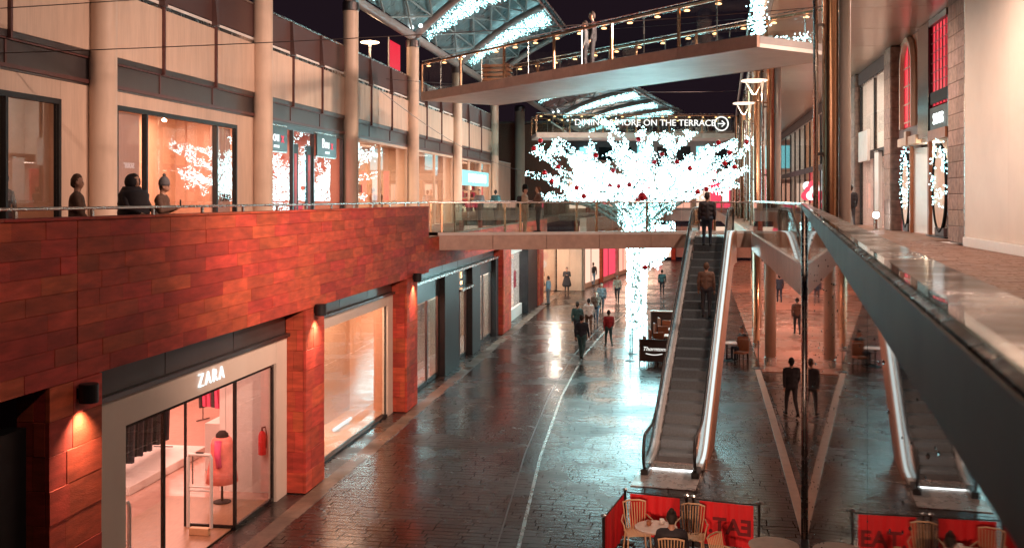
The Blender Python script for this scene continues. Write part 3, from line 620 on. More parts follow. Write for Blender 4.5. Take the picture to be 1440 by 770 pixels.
def upper_shop(label, i, win, frame_m, wallm, roomw, power, colr, panes, zt=8.55, surround='cream', back=None, depth=4.5, floorm='tile_pink'):
    a, b = COLS[i] + .02, COLS[i + 1] - .02
    t = thing('upper_shop', label, 'shop', (UO, (a + b) / 2, 5.3))
    w0, w1 = win
    if w0 - a > .05: B('wall', surround, t, UO - .12, UO + .0, a, w0, 5.3, 8.857)
    if b - w1 > .05: B('wall', surround, t, UO - .12, UO + .0, w1, b, 5.3, 8.857)
    if 8.857 - zt > .05: B('wall', surround, t, UO - .12, UO - .003, w0, w1, zt, 8.857)
    shop_room(t, a, b, UO - .14, UO - depth, 5.31, 8.86, roomw, floorm, back=back)
    fw = .07
    for s in [w0] + list(panes) + [w1 - fw]: B('frame', frame_m, t, UO - .10, UO + .02, s, s + fw, 5.34, zt - .1)
    B('frame', frame_m, t, UO - .10, UO + .02, w0, w1, zt - .1, zt); B('frame', frame_m, t, UO - .10, UO + .02, w0 + fw, w1 - fw, 5.31, 5.339)
    e = [w0] + list(panes) + [w1 - fw]
    for q0, q1 in zip(e[:-1], e[1:]): B('window_pane', 'pane', t, UO - .05, UO - .04, q0 + fw, q1, 5.34, zt - .1)
    lamp('AREA', (UO - depth * .55, (a + b) / 2, 8.8), power, colr, t, depth * .6, size_y=(b - a) * .7)
    return t
t = upper_shop('dim upper shop window with mannequins beside the first round column', 1, (11.0, 17.86), 'dark_frame', 'cream', 'wall_dark', 40, (1, .5, .36), [13.4, 16.2], 8.5, back='wall_dark', floorm='wall_dark')
B('back_panel', 'wall_pink', t, UO - 4.4, UO - 4.3, 11.2, 18.8, 5.4, 6.95)  # pink panel on the dark wall paints in the shop's glowing band
B('light_box', 'glow_warm', t, UO - 4.3, UO - 4.2, 12.0, 18.5, 6.2, 6.28)
for s_ in (16.4, 17.2, 15.3): MB().lathe((UO - 2.4, s_, 8.5), [(.05, .3), (.06, 0), (.001, 0)], 10).build('spot', 'glow_warm', t)
t = upper_shop('upper clothes shop window with dark frame and black letters on rose side panels', 2, (19.84, 25.9), 'dark_frame', 'cream', 'wall_peach', 260, (1, .60, .42), [21.08, 24.64], 8.57, depth=2.4)
for a, b in ((19.92, 21.07), (24.72, 25.82)):
    q = B('side_panel', 'panel_rose', t, UO - .20, UO - .15, a, b, 5.34, 8.46)
    MB().text('ZARA', .30 if a < 20 else .27, T(UO - .02, (a + b) / 2, 6.62) @ TXL, .01).build('letters', 'ink_black', q)
MB().path([(UO - 1.2, 21.2 + .0, 7.6), (UO - 1.2, 21.9, 7.35), (UO - 1.2, 22.5, 6.7), (UO - 1.2, 22.7, 5.9), (UO - 1.2, 22.72, 5.35)], .05, 8).build('arc_light', 'glow_warm', t, smooth=True)
for q in range(7):
    for k in range(14): MB().ball((UO - 1.8, 21.25 + q * .14 + (k % 2) * .07, 8.4 - k * .11), .03, 5, 3).build('bulb', 'glow_pink', t) if q < 6 and k < 8 else None
t = upper_shop('upper lingerie shop with teal sign boards and tall dark open doors', 3, (27.45, 34.9), 'teal_frame', 'dark_frame', 'wall_pink', 240, (1, .42, .34), [30.0, 31.85], 8.80, surround='teal_frame', depth=3.6, back='wall_red')
for k, (a, b) in enumerate(((27.6, 29.35), (31.98, 33.95))):
    q = MB().bbox(UO + .03, UO + .09, a, b, 8.0, 8.74, .01).build('sign_board', 'sign_board', t)
    B('sign_border', 'steel', q, UO + .025, UO + .06, a - .04, b + .04, 7.96, 7.995); B('sign_border', 'steel', q, UO + .025, UO + .06, a - .04, b + .04, 8.745, 8.78)
    MB().text('Bou', .46, T(UO + .10, (a + b) / 2 - .16, 8.42) @ TXL, .015).build('letters', 'glow_sign', q)
    MB().text('x', .46, T(UO + .10, (a + b) / 2 + .48, 8.40) @ TXL, .015).build('letter', 'glow_pink', q)
    MB().text('AVENUE', .12, T(UO + .10, (a + b) / 2, 8.13) @ TXL, .01).build('small_letters', 'glow_sign', q)
for s0 in (30.1, 31.3):
    dr = B('door', 'dark_frame', t, UO - .09, UO - .03, s0, s0 + .48, 5.35, 8.3); B('door_panel', 'wall_red', dr, UO - .1, UO - .02, s0 + .14, s0 + .34, 5.8, 8.0)
for k in range(9): MB().ball((UO - .6 - .3 * (k % 2), 27.9 + (k % 3) * .5, 6.0 + k * .22), .16, 8, 6).build('display_flower', 'glow_pink' if k % 2 else 'white_paint', t, smooth=True)
for k in range(6): MB().ball((UO - .6 - .3 * (k % 2), 32.4 + (k % 3) * .5, 6.0 + k * .3), .16, 8, 6).build('display_flower', 'glow_pink' if k % 2 else 'white_paint', t, smooth=True)
t = upper_shop('upper shop with frameless glass and a grey name panel on its peach back wall', 4, (35.5, 43.85), 'cream', 'cream', 'wall_peach', 380, (1, .72, .50), [39.6], 8.86, depth=3.2)
q = B('name_panel', 'wall_dark', t, UO - 1.9, UO - 1.85, 37.6, 43.2, 6.85, 7.2); MB().text('WAREHOUSE', .32, T(UO - 1.82, 40.6, 7.02) @ TXL, .02).build('letters', 'glow_sign', q)
B('hanging_panel', 'leather_tan', t, UO - 2.6, UO - 2.5, 38.0, 40.3, 7.5, 8.5)
t = upper_shop('upper shop with pale glass front and white letters high on the window', 5, (44.4, 53.35), 'cream', 'cream', 'wall_peach', 380, (1, .74, .56), [49.2], 8.86, depth=3.2)
MB().text('IBBI', .62, T(UO - .3, 50.6, 7.95) @ TXL, .03).build('letters', 'glow_sign', t)
for k in range(5): B('display_stand', ['wall_dark', 'leather_tan'][k % 2], t, UO - 1.6, UO - 1.1, 45 + k * .7, 45.5 + k * .7, 5.35, 6.0 + .15 * (k % 3))
t = upper_shop('upper gift shop with white light box sign and crowded shelves', 6, (53.9, 65.0), 'cream', 'cream', 'wall_peach', 480, (1, .68, .46), [58, 61.6], 8.86, depth=3.2)
q = MB().bbox(UO + .02, UO + .12, 55.2, 63.6, 7.35, 8.2, .01).build('light_box', 'glow_teal', t); MB().text('THORNTONS', .5, T(UO + .13, 59.6, 7.78) @ TXL, .02).build('letters', 'letter_white', q) if False else None
for k in range(6): B('sign_stroke', 'glow_white', q, UO + .12, UO + .135, 57.2 + k * .95, 57.85 + k * .95, 7.55, 8.02)
for r_ in range(4):
    B('shelf', 'white_paint', t, UO - 1.3, UO - .7, 54.2, 64.6, 5.75 + r_ * .45, 5.78 + r_ * .45)
    for k in range(18): B('boxed_gift', ['wall_red', 'leather_tan', 'glow_warm', 'wall_peach', 'coral_cloth'][(k * 7 + r_ * 3) % 5] if (k + r_) % 6 else 'glow_pink', t, UO - 1.1, UO - .8, 54.3 + k * .57, 54.3 + k * .57 + random.uniform(.25, .45), 5.783 + r_ * .45, 5.783 + r_ * .45 + random.uniform(.15, .36))
# first bay (mostly outside the frame)
t = thing('upper_shop', 'plain cream wall bay at the near end of the upper walkway', 'shop', (UO, 6.5, 5.3)); B('wall', 'cream', t, UO - .12, UO, 2.5, 10.68, 5.3, 8.857); B('plinth', 'dark_frame', t, UO - .1, UO + .02, 2.5, 10.68, 5.3, 5.42)
# mannequins seen through the dim window
for s_, rz in ((16.7, .2), (17.3, -.3), (15.4, .0)): use(LEFT); dressed('dark dressed mannequin behind the dim upper window near the first column' if s_ == 16.7 else ('second mannequin close beside another in the dim upper window' if s_ == 17.3 else 'mannequin further along the dim upper window'), (UO - .8, s_, 5.335), 'dark_cloth', rz, hm='wall_dark', dress=False)
for s_ in (37.4, 41.6, 42.6): dressed('mannequin in tan skirt outfit behind the frameless glass upper shop' if s_ > 42 else 'mannequin in tan trouser outfit behind the frameless glass upper shop', (UO - .9, s_, 5.335), 'leather_tan', .2, dress=s_ > 42)

# cream block, far column and brown brick return
z = thing('cream_block', 'low cream rendered block at the end of the column row', 'building', (UO, 70, 5.3)); B('wall', 'cream', z, UO - 2, UO - .0, 65.7, 73.3, 5.3, 9.1); B('coping', 'white_paint', z, UO - 2.02, UO + .02, 65.68, 73.32, 9.1, 9.16)
z = thing('brick_tower', 'brown brick building wall behind the far round column', 'building', (UO - 1, 82, 0))
B('wall', 'brick_brown', z, -9, -3.4, 78.0, 90, 5.3, 12.4); B('return_wall', 'brick_brown', z, -3.39, -1.2, 79.5, 90, 5.3, 12.4); B('coping', 'steel_dark', z, -9.1, -1.1, 77.9, 90.1, 12.4, 12.55)
use(LEFT)
z = thing('round_column', 'single tall round cream column in front of the brown brick wall', 'column', (-3.3, 76.6, 5.3)); MB().lathe((0, 0, 0), [(.40, 0), (.38, .05), (.38, 7.9)], 24).build('shaft', 'cream_column', z, local=True, smooth=True); MB().lathe((0, 0, 0), [(.4, 7.9), (.42, 8.2), (.3, 8.35)], 24).build('collar', 'steel_dark', z, local=True)
# lamp and red banner on the terrace
z = thing('terrace_lamp', 'lit disc lamp on a short pole behind the brown terrace parapet', 'lamp post', (UO - 1.5, 43.2, 10.9))
MB().tube((0, 0, 0), (0, 0, 2.4), .05, 10).build('pole', 'grey_paint', z, local=True); MB().lathe((0, 0, 2.35), [(.03, 0), (.06, .02), (.07, .1)], 12).build('neck', 'grey_paint', z, local=True)
MB().lathe((0, 0, 2.46), [(.05, 0), (.40, .05), (.42, .07), (.40, .09), (.05, .16)], 20).build('disc', 'glow_warm', z, local=True); lamp('POINT', (UO - 1.5, 43.2, 13.2), 120, (1, .62, .38), z, .2)
z = thing('red_banner', 'tall bright red banner hung beside a column on the terrace', 'banner', (UO - 1.0, 45.4, 10.9))
MB().tube((0, -.95, 0), (0, -.95, 2.95), .04, 8).build('pole', 'grey_paint', z, local=True); B('cloth', 'glow_red', z, -.02, .02, -.85, .95, 1.3, 2.85, local=True)

# ================================================================== FOOTBRIDGE at walkway level
def bridge_frame(p, q):                # x runs from p to q (left to right), y away from the camera
    p, q = Vector(p), Vector(q); a = math.atan2(q.y - p.y, q.x - p.x)
    return Matrix.Translation(p) @ Matrix.Rotation(a, 4, 'Z'), (q - p).length
M1, L1 = bridge_frame((-8.95, 34.95, 0), (2.0, 39.1, 0))
use(M1)
br = thing('footbridge', 'brown edged footbridge with glass balustrade crossing the street at walkway level', 'footbridge', (L1 / 2, 1.6, 4.78))
n = 6; w = L1 / n
for k in range(n): MB().bbox(k * w + .006, (k + 1) * w - .006, 0, .14, 4.78, 5.30, .008).build('edge_panel', 'bridge_brown', br)
B('deck', 'soffit_white', br, -.4, L1 + .3, .15, 3.2, 4.82, 5.27); B('deck_paving', 'wet_pave_upper', br, -.4, L1 + .3, .15, 3.2, 5.272, 5.30)
for k in range(n): MB().bbox(k * w + .006, (k + 1) * w - .006, 3.21, 3.35, 4.78, 5.30, .008).build('edge_panel', 'bridge_brown', br)
B('kerb', 'soffit_white', br, 0, L1, .03, .11, 5.303, 5.40)
def balustrade(root, x0, x1, y, z0, z1, nb, skip=None, post='bronze', gm='pane_teal'):
    w = (x1 - x0) / nb
    for k in range(nb):
        a, b = x0 + k * w, x0 + (k + 1) * w
        if skip and skip(a, b): continue
        B('glass_panel', gm, root, a + .015, b - .015, y - .006, y + .006, z0 + .01, z1 - .06)
        if k % 2 == 0: MB().bbox(a - .04, a + .04, y + .02, y + .10, z0, z1 - .05, .008).build('post', post, root)
E_GAP = (8.62, 10.25)                  # the escalator comes up here
balustrade(br, 0.15, 8.6, .07, 5.40, 6.48, 6)
balustrade(br, 10.3, L1 - .02, .07, 5.40, 6.48, 1)
MB().bbox(0, 8.7, .035, .115, 6.43, 6.49, .015).build('handrail', 'steel', br); MB().bbox(10.2, L1, .035, .115, 6.43, 6.49, .015).build('handrail', 'steel', br)
balustrade(br, 0.1, L1 - .1, 3.28, 5.30, 6.48, 8)
MB().bbox(0, L1, 3.24, 3.32, 6.43, 6.49, .015).build('handrail', 'steel', br)
use(LEFT)
z = thing('glass_balustrade', 'glass balustrade along the far upper walkway above the sandstone band', 'balustrade', (-.2, 52, 5.3))
for k in range(12):
    B('glass_panel', 'pane_teal', z, -.206, -.194, 38.7 + k * 2.3, 40.97 + k * 2.3, 5.32, 6.42); MB().bbox(-.26, -.215, 38.66 + k * 2.3, 38.73 + k * 2.3, 5.3, 6.42, .006).build('post', 'bronze', z)
MB().bbox(-.24, -.16, 38.6, 66.4, 6.43, 6.49, .012).build('handrail', 'steel', z)

# ================================================================== ESCALATOR
EA = math.atan2(1.25, 12.4)
EM = Matrix.Translation((-.60, 24.9, 0)) @ Matrix.Rotation(-EA, 4, 'Z'); use(EM)
esc = thing('escalator', 'long steel and glass escalator rising from wet street to footbridge', 'escalator', (0, 0, 0))
RISE, SL = 5.3, math.tan(R(30)); Y0 = 1.35; Y1 = Y0 + RISE / SL; YE = Y1 + 1.75
def prof(y):
    if y < Y0: return 0.0
    if y > Y1: return RISE
    return (y - Y0) * SL
def smooth_prof(y, h):
    v = 0
    for k in range(-4, 5): v += prof(y + k * .11)
    return v / 9 + h
MB().bbox(-.78, .70, -1.35, .15, .0, .022, .006).build('landing_plate', 'landing_plate', esc)
MB().bbox(-.56, .56, .15, 1.0, .0, .028, .006).build('comb_plate', 'steel', esc)
MB().bbox(-.76, .76, Y1 + .6, YE + .4, RISE - .03, RISE + .012, .006).build('landing_plate', 'landing_plate', esc)
# steps
sd = 0.405; sh = sd * SL; k = 0
stp = MB(); stp.bbox(-.50, .50, 0, sd - .004, -.03, 0, .006)
for g in range(22): stp.box(-.49 + g * .0453, -.49 + g * .0453 + .02, .004, sd - .012, 0.0005, .006)
stp.box(-.50, .50, -.012, .004, -.25, -.012)
sme = stp.mesh('step'); sme.materials.append(MAT['esc_step'])
yy = 1.0
while yy < Y1 + .4:
    piece('step', sme, esc, (0, yy, max(.03, min(RISE, prof(yy + sd * .55))) ), (1, 1, 1)); yy += sd
# side parts
def ribbon(x0, x1, h0, h1, m, name, ya=.2, yb=None, parent=esc, n=60):
    yb = yb or YE; b = MB(); vs = []; fs = []
    for i in range(n + 1):
        y = ya + (yb - ya) * i / n; z = smooth_prof(y, 0)
        vs += [(x0, y, z + h0), (x1, y, z + h0), (x1, y, z + h1), (x0, y, z + h1)]
    for i in range(n):
        for q in range(4): fs.append((i * 4 + q, i * 4 + 4 + q, i * 4 + 4 + (q + 1) % 4, i * 4 + (q + 1) % 4))
    fs += [(0, 1, 2, 3), (n * 4 + 3, n * 4 + 2, n * 4 + 1, n * 4)]
    return b.add(vs, fs).build(name, m, parent)
for sg in (-1, 1):
    ribbon(sg * .50 + sg * .005, sg * .53, -.30, .14, 'steel', 'skirt')
    ribbon(sg * .532, sg * .72, .08, .17, 'deck_satin', 'inner_deck'); ribbon(sg * .63, sg * .70, .171, .185, 'strip_white', 'added_deck_glow', .5, YE - .6)  # glowing strip added on each deck to paint its bright lit band
    ng = 9
    for g in range(ng):
        a = .25 + (YE - .45) * g / ng; b = .25 + (YE - .45) * (g + 1) / ng - .012
        ribbon(sg * .60 - .005, sg * .60 + .005, .172, .90, 'pane_esc', 'glass_panel', a, b, n=8)
    ribbon(sg * .722, sg * .76, -.95, .17, 'esc_side' if sg > 0 else 'steel_dark', 'outer_cladding', .9, YE)
    # handrail with newel loops at both ends
    pts = []; H = .97
    for i in range(13): an = R(-90 + 15 * i); pts.append((sg * .60, -.12 - math.cos(an) * .40, (H + .12) / 2 + math.sin(an) * (H - .12) / 2 * 1.0))
    for i in range(50): y = .1 + (YE - .1) * i / 49; pts.append((sg * .60, y, smooth_prof(y, H)))
    for i in range(13): an = R(90 - 15 * i); pts.append((sg * .60, YE + .1 + math.cos(an) * .38, RISE + (H + .12) / 2 + math.sin(an) * (H - .12) / 2))
    MB().path(pts, .04, 8).build('handrail', 'rubber', esc, smooth=True)
    MB().path([(p[0], p[1] + (.05 if i < 13 else 0), p[2] - .05) for i, p in enumerate(pts[6:63])], .018, 6).build('handrail_guide', 'steel', esc, smooth=True)
    for yb, z0 in ((-.12, 0), (YE + .1, RISE)):
        gl = MB(); gl.poly([(sg * .60 - .005, yb + (.28 if z0 == 0 else -.28), z0 + .15)] + [(sg * .60 - .005, yb + (-1 if z0 == 0 else 1) * math.cos(R(a)) * .33, z0 + .55 + math.sin(R(a)) * .36) for a in range(-80, 81, 20)] + [(sg * .60 - .005, yb + (.38 if z0 == 0 else -.38), z0 + .90)], .01, (1, 0, 0)); gl.build('newel_glass', 'pane_esc', esc)
    MB().bbox(sg * .60 - .09, sg * .60 + .09, -.42, .25, .0, .16, .02).build('newel_base', 'rubber', esc)
    for q in range(34):
        y = .9 + q * (Y1 - .6) / 33
        MB().cbox((sg * .499, y, smooth_prof(y, .10)), (.012, .045, .02)).build('skirt_light', 'glow_white', esc) if sg > 0 else None
ribbon(-.72, .72, -.96, -.955, 'steel_dark', 'underside', 1.7, YE)
B('pit_cover', 'steel_dark', esc, -.72, .72, .9, 1.7, .0, .05)
MB().bbox(-.5, .5, .2, .24, .03, .05, .004).build('comb_light', 'glow_white', esc)
B('inner_panel', 'steel_dark', esc, -.72, .72, 1.7, 1.74, 0, .12)

# ================================================================== RIGHT WALKWAY, GLASS SCREEN, RAIL
use(W0)
RX = 2.0
tag(B('right_walkway', 'soffit_white', None, RX + .16, 9.0, -2, 120, 4.72, 5.25), kind='structure')
rw = bpy.data.objects['right_walkway']; WM[rw] = W0
SC0, SC1 = Vector((2.0, 20.2, 0)), Vector((.043 + .02, -1.0, 0))     # screen line: street corner towards the viewer
def scr_x(y): return SC0.x + (SC1.x - SC0.x) * (y - SC0.y) / (SC1.y - SC0.y)
paving(rw, PAVER_UP, 'wet_pave_upper', .3, 7.2, 4, 34, 5.30, 0.46, 0.23, lambda c: abs(c[1] - 15) + (0 if c[0] > scr_x(c[1]) + 2.2 else 40), h=.04, nmax=300, inside=lambda x, y: x > max(scr_x(y) + .42 if y < 20.2 else RX + .42, 0))
MB().poly([(scr_x(-2) + .1, -2, 4.72), (RX + .158, -2, 4.72), (RX + .158, 20.1, 4.72), (scr_x(20.1) + .1, 20.1, 4.72)], .55, (0, 0, 1)).build('slab_edge', 'wet_pave_upper', rw)
B('slab_fill', 'wet_pave_upper', rw, RX + .17, 8.6, 34, 120, 5.252, 5.296)
f_ = thing('walkway_edge', 'brown edge fascia of the right walkway ending at the glass screen corner', 'fascia', (RX, 30, 4.69))
for k in range(9): MB().bbox(RX, RX + .14, 20.25 + k * 2.08, 20.25 + (k + 1) * 2.08 - .012, 4.69, 5.30, .008).build('edge_panel', 'bridge_brown', f_)
for k in range(30): MB().bbox(RX, RX + .14, 42.5 + k * 2.08, 42.5 + (k + 1) * 2.08 - .012, 4.69, 5.30, .008).build('edge_panel', 'bridge_brown', f_)
MB().add([(RX + .02, 20.3, 4.688), (RX + .02, 39, 4.688), (RX + 1.2, 39, 4.40), (RX + 1.2, 20.3, 4.40), (RX + 2.6, 39, 4.715), (RX + 2.6, 20.3, 4.715)], [(0, 1, 2, 3), (3, 2, 4, 5)]).build('soffit_panel', 'soffit_white', f_)
gb = thing('glass_balustrade', 'glass balustrade along the right walkway between screen corner and footbridge', 'balustrade', (RX + .07, 30, 5.3))
for k in range(8):
    y = 20.35 + k * 2.33; B('glass_panel', 'pane_teal', gb, RX + .064, RX + .076, y, y + 2.31, 5.31, 6.45)
    MB().bbox(RX + .10, RX + .15, y - .03, y + .03, 5.3, 6.45, .006).build('post', 'bronze', gb)
MB().bbox(RX + .03, RX + .11, 20.25, 39.1, 6.46, 6.52, .014).build('handrail', 'steel', gb)
sa = math.atan2(SC1.y - SC0.y, SC1.x - SC0.x); SM = Matrix.Translation((SC0.x, SC0.y, 0)) @ Matrix.Rotation(sa, 4, 'Z'); SLN = (SC1 - SC0).length
use(SM)                                # x runs from the corner towards the viewer; y<0 is the street side? checked below
scr = thing('glass_screen', 'tall dark reflecting glass screen beaded with raindrops below the right handrail', 'glass screen', (0, 0, 0))
sgn = -1 if (SM @ Vector((5, -1, 0))).x < (SM @ Vector((5, 0, 0))).x else 1     # street side sign
joints = [0.0, 6.2, 12.4, 17.6, SLN]
for a, b in zip(joints[:-1], joints[1:]):
    MB().box(a + .008, b - .008, sgn * -.035, sgn * -.02, .12, 6.44).build('glass_pane', 'shade_tinted_glass', scr)
    MB().bbox(a + .002, b - .002, -.06, .03, 0.0, .12, .01).build('base_shoe', 'steel_dark', scr)
MB().tube((-.03, -.01, 0), (-.03, -.01, 6.44), .035, 12).build('corner_post', 'steel', scr, smooth=True)
mb = MB()
for k in range(900):
    u = random.random(); x = SLN - .35 - 14 * u ** 2.2; zz = 6.40 - random.random() ** .8 * min(6.0, (SLN - x) * .42 + .1)
    r = random.uniform(.0010, .0026) * (1 + (SLN - x) * .13)
    mb.ball((x, sgn * -.02, zz), r, 6, 4, random.uniform(1, 1.7))
o = mb.build('raindrops', 'raindrop', scr); o['kind'] = 'stuff'
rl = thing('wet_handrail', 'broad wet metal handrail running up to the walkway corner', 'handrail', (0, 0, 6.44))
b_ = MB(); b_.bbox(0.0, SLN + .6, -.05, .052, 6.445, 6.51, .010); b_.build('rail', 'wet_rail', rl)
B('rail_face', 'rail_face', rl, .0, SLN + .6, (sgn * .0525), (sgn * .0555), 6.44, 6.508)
B('glass_edge', 'pane_teal', rl, .0, SLN + .6, sgn * .03, sgn * .042, 6.511, 6.514)

# ================================================================== RIGHT BUILDING: soffit, columns, shop fronts
use(W0)
SZ = 12.8
def sx(y): return 1.95 + .026 * (y - 30)
sf = thing('soffit', 'long bronze metal soffit of strips above the right walkway', 'soffit', (5, 50, SZ))
ns = 26
for k in range(ns):
    y0 = 4 + k * 4.4; y1 = y0 + 4.37
    MB().poly([(sx(y0) + .35, y0, SZ), (8.6, y0, SZ), (8.6, y1, SZ), (sx(y1) + .35, y1, SZ)], .05, (0, 0, 1)).build('soffit_panel', 'soffit_metal', sf)
eb = MB(); eb.path([(sx(4) + .1, 4, SZ + .05), (sx(118) + .1, 118, SZ + .05)], .12, 10); eb.build('edge_tube', 'steel', sf)
MB().path([(sx(4) - .25, 4, SZ + .45), (sx(118) - .25, 118, SZ + .45)], .07, 8).build('edge_tube', 'steel_dark', sf)
MB().poly([(sx(4) + .2, 4, SZ - .03), (sx(118) + .2, 118, SZ - .03), (sx(118) + .33, 118, SZ - .0), (sx(4) + .33, 4, SZ - .0)], .12, (0, 0, 1)).build('edge_trim', 'soffit_white', sf)
MB().poly([(sx(4), 4, SZ + .2), (9, 4, SZ + .2), (9, 118, SZ + .2), (sx(118), 118, SZ + .2)], .25, (0, 0, 1)).build('roof_deck', 'wall_dark', sf)
for k in range(12): MB().path([(sx(8 + k * 9) - .25, 8 + k * 9, SZ + .45), (sx(8 + k * 9) - .2, 8 + k * 9, SZ + 1.5)], .03, 6).build('balustrade_post', 'steel', sf)
for k in range(11): B('glass_panel', 'pane_teal', sf, sx(8 + k * 9 + 4.5) - .23, sx(8 + k * 9 + 4.5) - .215, 8.1 + k * 9, 16.9 + k * 9, SZ + .5, SZ + 1.45)
for k, y in enumerate((14.5, 24, 33, 45, 57, 70)):  # downlights added under the soffit to brighten walkway and hoarding
    MB().lathe((3.6, y, SZ - .14), [(.001, 0), (.07, 0), (.075, .01), (.075, .14)], 14).build('downlight', 'white_paint', sf); lamp('SPOT', (3.6, y, SZ - .2), (800, 2100, 2100, 2000, 2000, 2000)[k], (1, .70, .56), sf, .08, target=(4.9, y, 5), angle=160, blend=1.0)
def colonnade(label, y, x=2.87, full=True):
    t = thing('bronze_column', label, 'column', (x, y, 0), group='columns of the right walkway')
    MB().lathe((0, 0, 0), [(.23, 5.3), (.23, 5.34), (.165, 5.36), (.165, SZ - .1), (.2, SZ - .06), (.2, SZ - .01)], 24).build('shaft', 'bronze', t, local=True, smooth=True)
    MB().tube((-.30, -.05, 5.3), (-.30, -.05, SZ), .055, 12).build('side_tube', 'steel', t, local=True, smooth=True)
    if full: MB().tube((.29, -.02, 5.3), (.29, -.02, SZ), .12, 14).build('side_tube', 'white_paint', t, local=True, smooth=True)
    for zz in (7.5, 10.2): B('clamp', 'steel_dark', t, -.3, .0, -.07, -.02, zz, zz + .06, local=True)
    return t
colonnade('nearest tall bronze column with pale tube rising past the wet handrail', 22.3, 2.75)
colonnade('bronze column carrying the upper of two ring lanterns', 41.8); colonnade('bronze column carrying the lower of two ring lanterns', 51.1)
for y in (60.4, 69.7, 79): colonnade('slim bronze column in the far row behind the lit tree' , y, 3.0)
for y in (41.8, 51.1):                                   # piers below the walkway
    t = thing('round_pier', ('white round pier standing on the wet street under the walkway' if y < 45 else 'pinkish round pier behind the white one under the walkway'), 'pier', (2.87, y, 0))
    MB().lathe((0, 0, 0), [(.24, 0), (.24, .32), (.225, .33)], 24).build('collar', 'steel', t, local=True, smooth=False); MB().lathe((0, 0, 0), [(.22, .33), (.22, 4.7)], 24).build('shaft', 'cream_column', t, local=True, smooth=True)
for x, y, lb in ((2.6, 46.5, 'slim bronze pier between the white round pier and the pinkish one'), (3.9, 60, 'slim bronze pier deep in the arcade beyond the pinkish pier'), (6.5, 46, 'slim bronze pier close to the lit arcade shop windows'), (6.5, 60, 'slim bronze pier farther along the lit arcade shop windows'), (3.9, 74, 'last slim bronze pier at the far end of the arcade')):
    t = thing('bronze_pier', lb, 'pier', (x, y, 0), group='arcade piers'); MB().lathe((0, 0, 0), [(.16, 0), (.15, .05), (.15, 4.7)], 18).build('shaft', 'bronze', t, local=True, smooth=True); MB().lathe((0, 0, 0), [(.17, 0), (.17, .2), (.155, .21)], 18).build('collar', 'steel', t, local=True)
def lantern(label, y, z):
    t = thing('ring_lantern', label, 'lantern', (2.25, y, z), group='ring lanterns on the columns')
    MB().path([(.62, 0, -.85), (.3, 0, -.85), (.0, 0, -.75)], .035, 8).build('bracket', 'bronze', t, local=True)
    MB().bbox(-.09, .09, -.09, .09, -.80, -.52, .02).build('lamp_body', 'bronze', t, local=True)
    MB().lathe((0, 0, 0), [(.40, 0), (.52, .0), (.53, .03), (.50, .06), (.40, .05)], 28).build('ring', 'glow_warm_soft', t, local=True)
    for k in range(4): an = R(45 + 90 * k); MB().tube((math.cos(an) * .07, math.sin(an) * .07, -.55), (math.cos(an) * .46, math.sin(an) * .46, 0), .018, 6).build('strut', 'white_paint', t, local=True)
    lamp('POINT', (2.25, y, z - .45), 170, (1, .68, .45), t, .12)
lantern('lit ring lantern bracketed from a bronze column, the higher of the pair', 41.8, 11.25); lantern('lit ring lantern bracketed from a bronze column, the lower of the pair', 51.1, 11.2)
lantern('added ring lantern out of view above the near right walkway', 14.0, 12.0)  # extra lantern added out of view for its warm light

# hoarding wall
t = thing('hoarding', 'large plain cream hoarding wall at the right side of the walkway', 'hoarding', (7.2, 20, 5.3))
for k in range(6): MB().bbox(7.2, 7.28, 6 + k * 3.95, 6 + (k + 1) * 3.95 - .004, 5.56, SZ - .02, .003).build('panel', 'hoarding_paint', t)
MB().bbox(7.14, 7.3, 6, 29.7, 5.30, 5.55, .01).build('skirting', 'white_paint', t)
B('edge_trim', 'steel', t, 7.19, 7.3, 29.702, 29.76, 5.30, SZ - .02)
t = thing('stone_pier', 'rough grey stone pier between the hoarding and the red lit shop', 'pier', (7.5, 31, 5.3))
B('core', 'wall_dark', t, 7.46, 7.9, 29.8, 32.5, 5.3, SZ - .01); blocks(t, 0, 0, 0, 5.3, SZ - .05, .48, (.4, .6), side=(7.4, 7.41)) if False else None
M_R = Matrix.Translation((7.45, 0, 0)) @ Matrix.Rotation(math.pi, 4, 'Z')
use(M_R); WMt = WM[t]
nrow = 16; hh = (SZ - 5.35) / nrow
for j in range(nrow):
    x = -32.5
    while x < -29.85:
        w = min(random.uniform(.8, 1.5), -29.82 - x)
        q = piece('stone_block', GREYBLOCK if j != 8 else GREYBLOCK, t, (0.02, x + w / 2, 5.33 + (j + .5) * hh), (.06, w - .012, hh - .012)); q.rotation_euler = (0, 0, math.pi); x += w
use(W0)
RXF = 8.0
def rshop_room(t, y0, y1, wallm, depth=4, z0=5.3, z1=SZ - .05, mid=8.6):
    B('room_floor', 'tile_pink', t, RXF + .1, RXF + depth, y0, y1, z0, z0 + .02); B('back_wall', wallm, t, RXF + depth, RXF + depth + .05, y0, y1, z0, z1)
    B('side_wall', wallm, t, RXF + .1, RXF + depth, y0 - .05, y0, z0, z1); B('side_wall', wallm, t, RXF + .1, RXF + depth, y1, y1 + .05, z0, z1); B('mezzanine', 'white_paint', t, RXF + .1, RXF + depth, y0, y1, mid, mid + .25); B('room_ceiling', 'white_paint', t, RXF + .1, RXF + depth, y0, y1, z1, z1 + .04)
